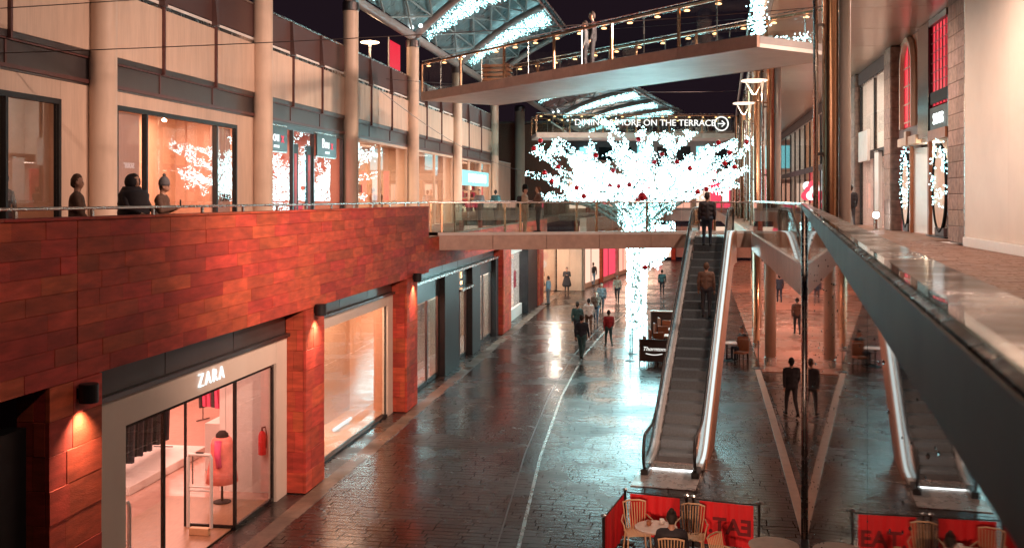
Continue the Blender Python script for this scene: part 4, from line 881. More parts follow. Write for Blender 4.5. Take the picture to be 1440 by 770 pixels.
# A: red lit shop with long oval shop displays
t = thing('red_lit_shop', 'tall shop front with red lit lattice window above oval mirror displays', 'shop', (RXF, 38, 5.3))
rshop_room(t, 35.0, 43.2, 'wall_red', 3.0)
MB().bbox(RXF - .02, RXF + .15, 34.92, 35.15, 5.3, SZ - .02, .01).build('pier', 'black_gloss', t)
MB().bbox(RXF - .06, RXF + .3, 37.75, 39.5, 8.75, SZ - .02, .01).build('pier', 'black_gloss', t)
w_ = B('red_window', 'glow_red', t, RXF + .08, RXF + .10, 35.2, 37.7, 9.8, 12.55)
for k in range(6): B('glazing_bar', 'trim_red', w_, RXF + .05, RXF + .078, 35.2 + k * .48, 35.24 + k * .48, 9.8, 12.55)
for k in range(8): B('glazing_bar', 'trim_red', w_, RXF + .03, RXF + .048, 35.2, 37.7, 9.9 + k * .34, 9.93 + k * .34)
B('balcony_rail', 'ink_black', w_, RXF - .0, RXF + .025, 35.25, 37.7, 9.85, 10.25)
MB().bbox(RXF - .01, RXF + .2, 35.16, 37.74, 8.95, 9.72, .01).build('sign_box', 'dark_frame', t)
MB().text('soos', .75, T(RXF - .03, 36.4, 9.36) @ TXR, .03).build('sign_script', 'glow_white', t)
B('head', 'trim_red', t, RXF - .05, RXF + .25, 35.16, 37.74, 12.56, SZ - .02); B('lintel', 'leather_tan', t, RXF - .08, RXF + .1, 35.16, 37.74, 8.6, 8.94)
def oval_display(y, w_):
    b = MB(); pts = [(RXF + .03, y + math.sin(2 * math.pi * k / 28) * w_ * (.5 + .0), 6.95 + math.cos(2 * math.pi * k / 28) * 1.45) for k in range(28)]
    q = b.poly(pts, .05, (1, 0, 0)).build('oval_panel', 'wall_peach', t)
    MB().path(pts + [pts[0], pts[1]], .06, 6, caps=False).build('oval_frame', 'ink_black', q)
    m = MB()
    for k in range(130):
        an = random.random() * 6.283; rr = random.uniform(.55, 1.25)
        m.ball((RXF - .02 + random.uniform(-.05, .05), y + math.cos(an) * w_ * .55 * rr, 7.4 + math.sin(an) * 1.0 * rr), random.uniform(.014, .034), 5, 3)
    o = m.build('garland_bulbs', 'fairy_canopy', t); o['kind'] = 'stuff'
    MB().bbox(RXF - .0, RXF + .35, y - w_ * .35, y + w_ * .35, 5.33, 5.62, .02).build('pedestal', 'wall_dark', t)
oval_display(36.4, 1.9); oval_display(42.1, 1.5)
B('display_back', 'leather_tan', t, RXF + .45, RXF + .5, 35.16, 37.9, 5.34, 8.6); B('display_back', 'leather_tan', t, RXF + .45, RXF + .5, 41.3, 43.1, 5.34, 8.6)
B('plinth', 'dark_frame', t, RXF - .1, RXF + .45, 35.16, 37.9, 5.3, 5.335); B('door_frame', 'leather_tan', t, RXF - .0, RXF + .12, 37.92, 38.15, 5.3, 8.6); B('door_frame', 'leather_tan', t, RXF - .0, RXF + .12, 41.1, 41.29, 5.3, 8.6)
d_ = MB().poly([(RXF + .75, 38.2, 5.32), (RXF + .13, 41.08, 5.32), (RXF + .13, 41.08, 8.5), (RXF + .75, 38.2, 8.5)], .05, (1, .2, 0)).build('door', 'white_paint', t)
for (a, b, c, d) in ((38.4, 39.5, 5.6, 6.6), (39.8, 40.9, 5.6, 6.6), (38.4, 39.5, 6.8, 8.2), (39.8, 40.9, 6.8, 8.2)): MB().poly([(RXF + .73 - (a - 38.2) * .215, a, c), (RXF + .73 - (b - 38.2) * .215, b, c), (RXF + .73 - (b - 38.2) * .215, b, d), (RXF + .73 - (a - 38.2) * .215, a, d)], .015, (1, .2, 0)).build('door_panel', 'white_paint', d_)
lamp('POINT', (RXF + .2, 38.8, 8.2), 60, (1, .75, .5), t, .15)
MB().bbox(RXF - .12, RXF + .1, 39.55, 43.0, 8.62, 8.95, .03).build('moulding', 'cream', t); MB().bbox(RXF - .18, RXF + .0, 41.0, 41.4, 8.6, 9.15, .03).build('keystone', 'cream', t)
B('spandrel', 'trim_red', t, RXF - .03, RXF + .3, 39.52, 43.15, 8.96, 9.3); B('arch_wall', 'leather_tan', t, RXF + .04, RXF + .1, 39.52, 43.15, 9.3, SZ - .02)
q = B('arched_window', 'glow_red', t, RXF + .01, RXF + .036, 40.4, 42.2, 9.35, 11.7)
arch = [(RXF - .02, 42.35, 9.3), (RXF - .02, 42.35, 11.6)] + [(RXF - .02, 41.3 + 1.05 * math.cos(R(a)), 11.6 + 1.05 * math.sin(R(a))) for a in range(15, 180, 15)] + [(RXF - .02, 40.25, 11.6), (RXF - .02, 40.25, 9.3)]
MB().path(arch, .16, 6).build('arch_frame', 'cream', q); MB().poly([(RXF + .005, 41.3 + .9 * math.cos(R(a)), 11.6 + .9 * math.sin(R(a))) for a in range(0, 181, 15)], .03, (1, 0, 0)).build('fanlight', 'glow_red', q)
for k in range(4): B('glazing_bar', 'cream', q, RXF - .03, RXF + .004, 40.4, 42.2, 9.5 + k * .7, 9.56 + k * .7)
B('glazing_bar', 'cream', q, RXF - .034, RXF + .002, 41.27, 41.33, 9.35, 12.4)
# B: stone column, large glazed shop, next
for k, (y0, y1) in enumerate(((43.6, 45.0), (53.2, 55.4), (60.5, 62.0))):
    t = thing('stone_pier', ['pale stone pier between the arched window and the glazed shop', 'stone pier at the far side of the glazed shop', 'stone pier beyond the small lit sign shop'][k], 'pier', (RXF, (y0 + y1) / 2, 5.3))
    B('core', 'wall_dark', t, RXF - .24, RXF + .3, y0 + .02, y1 - .02, 5.3, SZ - .02)
    nr = 12
    for j in range(nr):
        h2 = (SZ - 5.36) / nr; q = piece('stone_block', GREYBLOCK, t, (RXF - .26, (y0 + y1) / 2, 5.31 + (j + .5) * h2), (.06, y1 - y0, h2 - .012)); q.rotation_euler = (0, 0, math.pi)
        q = piece('stone_block', GREYBLOCK, t, (RXF - .0, y0 + .0, 5.31 + (j + .5) * h2), (.06, .5, h2 - .012)); q.rotation_euler = (0, 0, -math.pi / 2)
def glazed(label, y0, y1, wallm, pw, colr, sign=None, nm=2, fr_='dark_frame'):
    t = thing('glazed_shop', label, 'shop', (RXF, (y0 + y1) / 2, 5.3)); rshop_room(t, y0 + .1, y1 - .1, wallm, 3.5)
    for k in range(nm + 1):
        y = y0 + (y1 - y0 - .18) * k / nm; MB().bbox(RXF - .025, RXF + .1, y, y + .18, 5.3, SZ - .6, .01).build('mullion', fr_, t)
    for k in range(nm):
        a = y0 + (y1 - y0 - .18) * k / nm + .185; b = y0 + (y1 - y0 - .18) * (k + 1) / nm - .005
        B('window_pane', 'pane_clear', t, RXF, RXF + .01, a, b, 5.36, 8.45); B('window_pane', 'pane_clear', t, RXF, RXF + .01, a, b, 8.85, 12.1)
        B('transom', fr_, t, RXF - .02, RXF + .09, a, b, 8.452, 8.848); B('top_frame', 'steel', t, RXF - .02, RXF + .09, a, b, 12.102, 12.195)
    B('head', 'wall_dark', t, RXF - .1, RXF + .2, y0, y1, 12.2, SZ - .02)
    lamp('AREA', (RXF + 1.8, (y0 + y1) / 2, 12.6), pw, colr, t, 2, size_y=(y1 - y0) * .7); lamp('AREA', (RXF + 1.8, (y0 + y1) / 2, 8.55), pw * .8, colr, t, 2, size_y=(y1 - y0) * .7)
    return t
t = glazed('wide glazed shop front with hanging light box near the bright ground lamp', 45.05, 53.15, 'white_paint', 300, (1, .80, .66), nm=2)
MB().bbox(RXF - .5, RXF - .38, 47.9, 50.5, 8.3, 9.7, .02).build('light_box', 'soffit_white', t); B('poster_light', 'glow_pink', t, RXF + 1.5, RXF + 1.6, 50.5, 52.8, 5.8, 6.6); B('poster_light', 'wall_red', t, RXF + 1.5, RXF + 1.6, 50.5, 52.8, 6.6, 8.2)
t = glazed('shop front with small white lit sign beyond the stone pier', 55.45, 60.45, 'wall_dark', 200, (1, .55, .35), nm=1); MB().text('sour', .7, T(RXF - .1, 58, 8.65) @ TXR, .04).build('sign_letters', 'glow_sign', t)
t = glazed('far shop front behind the nearest tall bronze column', 62.05, 70, 'wall_peach', 150, (1, .75, .55), nm=2)
t = glazed('far lit shop front with red and white display', 70.05, 80, 'wall_peach', 200, (1, .7, .5), nm=3)
for k in range(7): MB().ball((RXF - .1, 71 + k * 1.2, 6.8 + (k % 3) * .35), .34, 10, 6).build('display_ball', 'glow_sign' if k % 2 else 'glow_pink', t)
t = glazed('farthest pale shop front on the right walkway', 80.05, 92, 'white_paint', 200, (1, .8, .65), nm=3)
t = glazed('last dim shop front at the end of the right walkway', 92.05, 112, 'wall_pink', 160, (1, .7, .5), nm=4)
# ground lamp on the walkway
t = thing('ground_lamp', 'bright white lamp pillar on the paving by the shops', 'lamp', (7.2, 43.8, 5.3)); MB().lathe((0, 0, 0), [(.12, 0), (.12, .03), (.06, .05), (.06, .5)], 14).build('post', 'steel', t, local=True); MB().ball((0, 0, .62), .13, 12, 8).build('globe', 'starlight', t, local=True); lamp('POINT', (7.2, 43.8, 5.95), 60, (.9, 1, 1), t, .12)
for i in range(8):
    an = 2 * math.pi * i / 8
t = thing('light_column', 'tall pale lit pilaster behind the bright ground lamp', 'pilaster', (7.75, 46.6, 5.3)); MB().bbox(-.08, .08, -.5, .5, 0, 3.3, .02).build('panel', 'soffit_white', t, local=True); B('cap', 'steel', t, -.1, .1, -.52, .52, 3.302, 3.36, local=True)

# arcade below the right walkway
use(W0)
t = thing('arcade_shops', 'row of pink lit shop fronts along the arcade under the right walkway', 'shop front', (8.4, 45, 0))
B('wall', 'wall_pink', t, 8.4, 8.6, 14, 110, 0.0, 4.7)
for k in range(14):
    y = 16 + k * 6.6; MB().bbox(8.2, 8.39, y, y + .7, 0, 4.7, .02).build('pier', 'sandstone', t)
    q = B('window_pane', 'glow_shop_a' if k % 2 else 'glow_shop_b', t, 8.35, 8.395, y + .9, y + 6.3, .4, 3.4); B('frame', 'dark_frame', q, 8.3, 8.345, y + 3.5, y + 3.58, .4, 3.4)
for k, y in enumerate((27, 36, 45, 54, 64, 76)):
    l = MB().lathe((5.2, y, 4.62), [(.001, 0), (.16, 0), (.17, .02), (.17, .1)], 16).build('ceiling_light', 'glow_warm', t); lamp('SPOT', (5.2, y, 4.6), 850 if k > 1 else 90, (1, .38, .26), t, .15, target=(5.2, y, 0), angle=150, blend=.6)

# ================================================================== UPPER FOOTBRIDGE with the sign seen from behind
def sign_bridge(name, label, p, q, width, front_sign, lights=True, nb=6):
    M, Ln = bridge_frame(p, q); use(M)
    t = thing(name, label, 'footbridge', (Ln / 2, width / 2, 10.3))
    w = Ln / nb
    for k in range(nb): MB().bbox(k * w + .006, (k + 1) * w - .006, 0, .10, 10.30, 10.62, .006).build('edge_panel', 'bridge_brown', t)
    B('soffit', 'soffit_white', t, 0, Ln, .10, width, 10.302, 10.40); B('deck', 'grey_paint', t, 0, Ln, .10, width, 10.403, 10.58); B('edge_panel', 'bridge_brown', t, 0, Ln, width, width + .1, 10.30, 10.62)
    for y in (.05, width + .05):
        nbp = nb * 2; w2 = Ln / nbp
        for k in range(nbp):
            B('glass_panel', 'pane_teal', t, k * w2 + .02, (k + 1) * w2 - .02, y - .006, y + .006, 10.64, 11.62)
            if k % 2 == 0: MB().bbox(k * w2 - .04, k * w2 + .04, y - .03, y + .03, 10.62, 11.66, .006).build('post', 'bronze', t)
            else: MB().tube((k * w2, y, 10.62), (k * w2, y, 11.66), .018, 6).build('post', 'steel', t)
        MB().bbox(0, Ln, y - .05, y + .05, 11.66, 11.73, .012).build('handrail', 'bronze', t)
        MB().tube((0, y, 11.80), (Ln, y, 11.80), .018, 6).build('top_wire', 'steel', t)
        if lights:
            for k in range(nbp + 3):
                x = .3 + k * (Ln - .6) / (nbp + 2); MB().lathe((x, y + (.12 if y > 1 else .12), 11.58), [(.001, 0), (.07, .0), (.085, .02), (.03, .05)], 10).build('rail_light', 'glow_orange', t)
    y = width + .12 if not front_sign else -.06
    if front_sign:
        q_ = B('sign_panel', 'pane_teal', t, .4, Ln - .3, -.02, -.01, 10.72, 11.62)
        MB().text('DINING & MORE ON THE TERRACE', .55, T(Ln / 2 + .55, -.05, 11.22) @ TXF, .05).build('sign_letters', 'letter_white', q_)
        xc = Ln - .85; MB().path([(xc + .42 * math.cos(R(a)), -.05, 11.2 + .42 * math.sin(R(a))) for a in range(0, 376, 15)], .04, 6, caps=False).build('sign_ring', 'letter_white', q_)
        MB().tube((xc - .22, -.05, 11.2), (xc + .18, -.05, 11.2), .035, 6).path([(xc + .02, -.05, 11.38), (xc + .22, -.05, 11.2), (xc + .02, -.05, 11.02)], .035, 6).build('sign_arrow', 'letter_white', q_)
    else:
        MB().text('DINING & MORE ON THE TERRACE', .70, T(Ln / 2 + .2, width + .16, 10.98) @ TXB, .04).build('sign_letters', 'letter_dim', t)
    return t, M, Ln
emit('letter_dim', (1.0, 0.82, 0.66), 0.34)
mat('sign_glass', (0.05, 0.14, 0.15), 0.25, var=0.2, scale=3)
b2, M2, L2 = sign_bridge('terrace_bridge', 'upper terrace footbridge with pale soffit and orange rail lights slanting overhead', (-10.3, 37.6, 0), (1.45, 25.7, 0), 3.4, False)
use(M2)
mb = MB()
for k in range(420): mb.ball((L2 - .25 + random.gauss(0, .10), .3 + random.gauss(0, .12), 10.65 + random.random() * 1.15), .014, 4, 3)
for k in range(260): mb.ball((L2 - 1.2 - random.random() * 3.0, 3.35 + random.gauss(0, .05), 10.7 + random.random() * .45), .014, 4, 3)
o = mb.build('garland_bulbs', 'fairy', b2); o['kind'] = 'stuff'
b3, M3, L3 = sign_bridge('sign_bridge', 'far footbridge with white lettering above the lit tree', (-9.6, 61.5, 0), (2.3, 64.6, 0), 3.0, True, nb=6)
use(W0)
pp = aty(690, 108, 37.0)
t = thing('crate_lamp', 'glowing stack of orange timber slats standing on the upper footbridge', 'lantern', (pp.x, 38.2, 10.6))
for k in range(5): MB().bbox(-.55, .55, -.3, .3, .28 + k * .17, .38 + k * .17, .01).build('slat', 'leather_tan', t, local=True)
for x in (-.4, .4): MB().bbox(x - .04, x + .04, -.2, .2, .1, 1.1, .01).build('upright', 'leather_tan', t, local=True)
MB().lathe((0, 0, 0), [(.3, .02), (.5, .05), (.5, .2), (.3, .24)], 18).build('glow_base', 'glow_warm', t, local=True)
# wires slung across the street
use(W0)
def wire(label, p, q, sag=.3, r=.009):
    p, q = Vector(p), Vector(q); pts = [p.lerp(q, k / 14) - Vector((0, 0, sag * 4 * (k / 14) * (1 - k / 14))) for k in range(15)]
    o = MB().path(pts, r, 5).build('wire', 'steel_dark'); tag(o, label, 'wire')
wire('thin dark cable slung from near cream panels across to the right columns', aty(0, 75, 16) , (2.6, 22.2, 10.6), .1)
wire('thin cable higher up crossing in front of the first round column', aty(0, 12, 15.5), (2.6, 22.2, 12.0), .1)
wire('long thin cable crossing above the lit tree', aty(530, 110, 40), aty(1035, 128, 58), .25, .012)
wire('slack cable drooping from the parapet down past the lit windows', aty(535, 128, 36), aty(735, 240, 62), .5, .012)
wire('pale cable crossing the dark sky behind the upper footbridge', aty(700, 50, 70), aty(1060, 25, 60), .1, .012)

# ================================================================== CANOPY over the terrace
def canopy(label, cols, edge, lat=5):
    # cols: eave points at column tops; edge: matching outer points. Surface bows upward between them.
    t = thing('canopy', label, 'canopy', cols[0])
    n = len(cols)
    def pt(u, v):                       # u along (0..n-1), v across (0..1)
        i = min(int(u), n - 2); f = u - i
        a = Vector(cols[i]).lerp(Vector(cols[i + 1]), f); b = Vector(edge[i]).lerp(Vector(edge[i + 1]), f)
        p = a.lerp(b, v); p.z += .30 * math.sin(math.pi * v); return p
    r = MB(); U, V = (n - 1) * 6, 10; vs = [pt(i / 6, j / V) + Vector((0, 0, .34)) for i in range(U + 1) for j in range(V + 1)]
    r.add(vs, [(i * (V + 1) + j, (i + 1) * (V + 1) + j, (i + 1) * (V + 1) + j + 1, i * (V + 1) + j + 1) for i in range(U) for j in range(V)]).build('roof_sheet', 'roof_blue', t, smooth=True)
    for i in range(n): MB().path([pt(i, j / 12) - Vector((0, 0, .05)) for j in range(13)], .17, 10).build('main_rib', 'tube_grey', t, smooth=True)
    MB().path([Vector(c) + Vector((0, 0, .05)) for c in cols], .20, 10).build('eave_tube', 'tube_grey', t, smooth=True)
    MB().path([pt(i / 6, 1) for i in range(U + 1)], .10, 8).build('edge_tube', 'steel', t, smooth=True); MB().path([pt(i / 6, 1) + Vector((.12, 0, .3)) for i in range(U + 1)], .06, 8).build('edge_tube', 'steel', t, smooth=True)
    for i in range(n - 1):              # diagonal lattice
        for k in range(lat):
            v0, v1 = k / lat, (k + 1) / lat
            for s_ in range(2):
                u0, u1 = i + s_ / 2, i + (s_ + 1) / 2; dz = Vector((0, 0, .12))
                MB().path([pt(u0, v0) + dz, pt(u1, v1) + dz], .05, 6).build('lattice_bar', 'grey_teal', t); MB().path([pt(u1, v0) + dz, pt(u0, v1) + dz], .05, 6).build('lattice_bar', 'grey_teal', t)
            MB().path([pt(i, v0) + Vector((0, 0, .12)), pt(i + 1, v0) + Vector((0, 0, .12))], .05, 6).build('lattice_bar', 'grey_teal', t)
    for i in range(n - 1):              # curtains of fairy lights widening toward the edge
        m = MB()
        for k in range(1500):
            v = .10 + .88 * random.random() ** .7; wd = .06 + .34 * v; u = i + .05 + random.random() * wd
            if u > n - 1: continue
            p = pt(u, v) - Vector((0, 0, random.random() * .35 + .08)); s_ = .021
            m.add([p + Vector((0, 0, s_ * 1.6)), p + Vector((s_, 0, -s_)), p + Vector((-s_ * .5, s_ * .8, -s_)), p + Vector((-s_ * .5, -s_ * .8, -s_))], [(0, 1, 2), (0, 2, 3), (0, 3, 1), (1, 3, 2)])
        o = m.build('fairy_light_curtain', 'fairy_canopy', t); o['kind'] = 'stuff'
        a = Vector(cols[i + 1]); MB().ball(a + Vector((.1, -.5, .35)), .09, 8, 6).build('spot_globe', 'glow_white', t); MB().ball(a + Vector((.5, -.5, .42)), .09, 8, 6).build('spot_globe', 'glow_white', t)
    return t
mat('grey_teal', (0.22, 0.27, 0.28), 0.4, var=0.08)
def lw(x, y, z): return tuple(LEFT @ Vector((x, y, z)))
use(W0)
cA = [lw(UO + .2, s, 13.75) for s in (19.0, 27.2, 35.2, 44.1, 53.6, 62.6)]
eA = [(-8.0, c[1], 16.8) for c in cA]
canopy('near half of the latticed terrace canopy with curtains of fairy lights', cA, eA)
cB = [lw(UO + 2.0, 68.5, 13.2)] + [(-11.6 + .10 * k, 74 + 8.5 * k, 13.2) for k in range(1, 5)]
eB = [(-6.0, 68.5, 15.6), (-5.0, 82.5, 15.4), (-3.8, 91, 15.3), (-2.6, 99.5, 15.3), (-1.3, 108, 15.3)]
canopy('far half of the latticed canopy with fairy light strips above the lettered bridge', cB, eB, 4)

# ================================================================== LIT TREE
use(W0)
tree = thing('lit_tree', 'bare winter tree wrapped in dazzling white fairy lights in mid street', 'tree', (-3.1, 54, 0))
rt = random.Random(5)
branches = []
def grow(p, d, ln, r, lv):
    pts = [p]; cur = p; dd = d.normalized()
    n = 7
    for i in range(n):
        dd = (dd + Vector((rt.gauss(0, .10), rt.gauss(0, .10), rt.gauss(0, .08) + (-.05 if lv == 1 else .02)))).normalized(); cur = cur + dd * ln / n; pts.append(cur)
    branches.append((pts, r, lv))
    if lv < 3:
        m = 8 if lv == 1 else 4
        for k in range(m):
            t_ = rt.uniform(.25, 1.0); i = min(int(t_ * n), n - 1); q = pts[i].lerp(pts[i + 1], t_ * n - i)
            a = rt.uniform(0, 6.283); e = Vector((math.cos(a), math.sin(a), rt.uniform(-.25, .75)))
            grow(q, dd * .75 + e * .8, ln * rt.uniform(.32, .5), r * .5, lv + 1)
trunk_top = Vector((-3.0, 54, 6.2))
tp = [Vector((-3.1, 54, 0)), Vector((-3.15, 54, 1.5)), Vector((-3.05, 54, 3.2)), Vector((-3.0, 54, 4.8)), trunk_top]
def grow_to(tgt, r=.13):
    tgt = Vector(tgt); tgt = Vector((-3.1 + (tgt.x + 3.1) * .92, tgt.y, 6.6 + (tgt.z - 6.6) * .70)); base = tp[2].lerp(trunk_top, rt.uniform(.35, 1.0)); pts = []
    for i in range(8):
        f = i / 7; p = base.lerp(tgt, f); p.z += math.sin(math.pi * f) * .35 * (1 if tgt.z < 9 else -.6); p += Vector((rt.gauss(0, .13), rt.gauss(0, .13), rt.gauss(0, .10))) * (1 if 0 < i else 0); pts.append(p)
    branches.append((pts, r, 1)); ln = (tgt - base).length
    for k in range(int(ln * 1.15)):
        t_ = rt.uniform(.3, 1.0); i = min(int(t_ * 7), 6); q = pts[i].lerp(pts[i + 1], t_ * 7 - i); a = rt.uniform(0, 6.283)
        grow(q, (tgt - base).normalized() * .7 + Vector((math.cos(a), math.sin(a), rt.uniform(-.35, .7))) * .8, rt.uniform(.8, 1.6), r * .5, 2)
for g in ((-9.2, 54, 10.4), (-9.0, 53.4, 8.5), (-7.4, 54.4, 10.9), (-8.4, 53, 6.6), (-5.6, 53, 10.7), (-4.0, 54.5, 10.9), (-2.4, 53, 10.7), (-.9, 54, 10.6), (.9, 53.5, 10.3), (2.5, 54, 9.9), (2.3, 53.2, 8.5), (1.6, 54, 7.3), (.2, 52, 9.0),
          (-6.2, 53, 7.2), (.3, 53, 7.1), (-4.6, 50.5, 7.2), (-1.4, 50.5, 7.2), (-5.2, 52, 8.0), (-.6, 52, 8.2), (-3, 49.5, 9.6), (-5.5, 50, 8.2), (-.8, 49.8, 8.2), (-3.4, 58, 9.8), (-6.5, 57, 9.3), (.4, 57.5, 9.2), (-3.1, 51, 7.5), (1.2, 55.5, 9.4)): grow_to(g)
mb = MB(); mb.path(tp, .3, 12, rs=[.42, .33, .30, .27, .2])
mb.build('trunk', 'bark', tree, smooth=True)
mb = MB()
for pts, r, lv in branches: mb.path(pts, r, 6 if lv == 1 else 4, rs=[max(.012, r * (1 - .75 * i / 7)) for i in range(len(pts))])
o = mb.build('branches', 'bark', tree, smooth=True)
m = MB()
def light(p, s_):
    if p.z < 6.45 and abs(p.x + 2.6) > 1.5: return
    m.add([p + Vector((0, 0, s_ * 1.5)), p + Vector((s_, 0, -s_)), p + Vector((-s_ * .5, s_ * .85, -s_)), p + Vector((-s_ * .5, -s_ * .85, -s_))], [(0, 1, 2), (0, 2, 3), (0, 3, 1), (1, 3, 2)])
for pts, r, lv in branches:
    L_ = sum((pts[i + 1] - pts[i]).length for i in range(7)); nn = int(L_ * [0, 60, 44, 34][lv])
    for k in range(nn):
        u = rt.random() * 7; i = min(int(u), 6); p = pts[i].lerp(pts[i + 1], u - i); sp = [0, .10, .085, .08][lv]
        light(p + Vector((rt.gauss(0, sp), rt.gauss(0, sp), rt.gauss(0, sp))), rt.uniform(.014, .026))
for k in range(2600):
    u = rt.random() * 4; i = min(int(u), 3); p = tp[i].lerp(tp[i + 1], u - i); a = rt.random() * 6.283; rr = .42 + .12 * rt.random() + (.28 * max(0, p.z - 3) / 3)
    light(p + Vector((math.cos(a) * rr, math.sin(a) * rr, 0)), rt.uniform(.022, .042))
for k in range(1100):
    light(Vector((-3.0 + rt.gauss(0, 1.25), 53.2 + rt.gauss(0, .9), 6.55 + abs(rt.gauss(0, .9)))), rt.uniform(.014, .026))
for k in range(1500):                    # strings trailing down from the lowest limbs
    a = rt.random() * 6.283; rr = rt.uniform(.5, 1.9); light(Vector((-2.4 + math.cos(a) * rr * .8, 54 + math.sin(a) * rr, 5.4 - rt.random() ** .6 * 2.6 * (1.2 - rr / 2.2))), .034)
o = m.build('fairy_lights', 'fairy', tree); o['kind'] = 'stuff'
bx = [(751, 205), (760, 194), (785, 231), (766, 239), (776, 251), (811, 260), (821, 272), (898, 192), (896, 224), (885, 256), (858, 257), (870, 258), (931, 213), (920, 224), (952, 224), (1010, 197), (1026, 211), (1019, 226), (1050, 196), (981, 266), (993, 262), (903, 270), (908, 274), (897, 277), (970, 233), (1033, 231), (907, 372), (838, 215), (862, 236)]
for i, (x, y) in enumerate(bx):
    p = aty(x, y, 50.5 + random.uniform(-1.0, 1.0)); r = .13 if i not in (21,) else .22
    t = thing('bauble', 'round red bauble hanging among the white fairy lights of the tree', 'bauble', p, group='red baubles on the lit tree')
    MB().ball((0, 0, -r), r, 14, 10).build('ball', 'bauble_red', t, local=True, smooth=True); MB().lathe((0, 0, -.02), [(.03, 0), (.03, .04), (.01, .06)], 8).build('cap', 'steel', t, local=True)

# ================================================================== FAR END OF THE STREET
use(W0)
t = thing('far_building', 'pale far building with columns and lit windows closing the street', 'building', (0, 112, 0))
B('wall', 'grey_paint', t, -14, 16, 112, 116, 4.6, 13.0); B('slab_edge', 'soffit_white', t, -14, 16, 111.4, 111.99, 8.6, 9.4); B('slab_edge', 'soffit_white', t, -14, 16, 111.4, 111.99, 4.2, 5.3); B('parapet', 'bridge_brown', t, -14, 16, 111.5, 111.98, 13.0, 13.8)
for k in range(14):
    x = -13 + k * 2.1
    MB().lathe((x, 111.1, 5.3), [(.22, 0), (.2, .05), (.2, 3.3)], 14).build('column', 'cream_column', t, smooth=True)
    w_ = B('window', ['glow_shop_b', 'glow_shop_a', 'glow_shop_b', 'glow_pink'][k % 4] if k % 5 != 4 else 'dark_frame', t, x + .35, x + 1.8, 111.9, 111.97, 5.6, 8.2); B('frame', 'white_paint', w_, x + 1.05, x + 1.11, 111.84, 111.89, 5.6, 8.2)
    B('window', 'glow_teal' if k % 3 == 0 else 'dark_frame', t, x + .35, x + 1.8, 111.9, 111.97, 9.8, 12.2)
    B('shop_bay', ['glow_shop_a', 'glow_shop_b', 'wall_pink'][k % 3], t, x + .3, x + 1.85, 111.6, 111.65, .3, 3.6); MB().bbox(x - .2, x + .25, 111.2, 111.6, 0, 4.2, .02).build('pier', 'sandstone', t)
def far_shops(label, p, q, n, m_wall, glows, z1=4.2, side=1):
    M, Ln = bridge_frame(p, q); use(M); t = thing('shop_row', label, 'shop front', (Ln / 2, 0, 0)); w = Ln / n
    B('wall', m_wall, t, 0, Ln, .2 * side, .6 * side, 0, z1); B('walkway_edge', 'bridge_brown', t, 0, Ln, -.3 * side, .19 * side, z1 - .0, z1 + 1.0)
    for k in range(n):
        MB().bbox(k * w, k * w + .5, min(-.1 * side, .19 * side), max(-.1 * side, .19 * side), 0, z1 - .01, .02).build('pier', 'sandstone' if k % 2 else 'cream', t)
        g = B('shop_window', glows[k % len(glows)], t, k * w + .6, (k + 1) * w - .1, .1 * side, .18 * side, .4, z1 - .7); B('frame', 'dark_frame', g, k * w + w / 2, k * w + w / 2 + .08, .06 * side, .099 * side, .4, z1 - .7)
    lamp('AREA', (Ln / 2, -.5 * side, z1 * .55 + p[2]), 420, (1, .66, .46), t, Ln * .8, target=(Ln / 2, -6 * side, p[2]), size_y=2.0)
    use(W0); return t
far_shops('row of lit shops curving away past the man in dark coat', (-8.1, 73.3, 0), (-3.6, 111, 0), 6, 'wall_peach', ['glow_shop_b', 'glow_pink', 'glow_shop_a', 'glow_teal'])
t = thing('pale_wall', 'tall pale wall panel behind the man in the dark coat', 'wall', (-8.7, 73, 0))
for k in range(2): MB().bbox(-9.9 + k * .9, -9.9 + (k + 1) * .9 - .01, 73.0, 73.2, 0, 4.2, .006).build('wall_slab', 'cream', t)
use(W0)
far_shops('row of upper shops on the far left beyond the brick wall', (-11.5, 91, 5.3), (-6.0, 111, 5.3), 4, 'cream', ['glow_shop_b', 'glow_pink', 'glow_shop_a'], 4.0)
tag(B('upper_walkway', 'wet_pave_upper', None, -14, -8.6, 78, 112, 4.9, 5.29), kind='structure')
t = thing('banner_row', 'red and white hanging banners behind the right end of the tree', 'banner', (3.5, 95, 5.3))
for k in range(5): B('banner', ['glow_pink', 'glow_sign'][k % 2], t, 1.2 + k * 1.1, 1.75 + k * 1.1, 95, 95.05, 6.2, 9.2); MB().tube((1.1 + k * 1.1, 95, 5.3), (1.1 + k * 1.1, 95, 9.4), .06, 8).build('pole', 'bronze', t)

# added floodlights with no seen source, washing the cream facade from the soffit edge
use(W0)
for k, y in enumerate((8, 18, 30, 42, 54)):
    t = thing('floodlight', 'small grey floodlight added at the edge of the bronze soffit', 'floodlight', (sx(y) + .1, y, SZ - .25), group='added floodlights on the soffit edge')
    MB().bbox(-.14, .14, -.12, .12, -.10, .1, .02).build('housing', 'grey_paint', t, local=True); B('lens', 'glow_warm_soft', t, -.146, -.141, -.1, .1, -.08, .08, local=True); MB().path([(0, 0, .1), (0, 0, .2)], .03, 6).build('bracket', 'steel_dark', t, local=True)
    lamp('SPOT', (sx(y) - .1, y, SZ - .27), FLOOD[k], (1, .66, .52), t, .12, target=(-12, y + 4, 8.4), angle=78, blend=1.0)

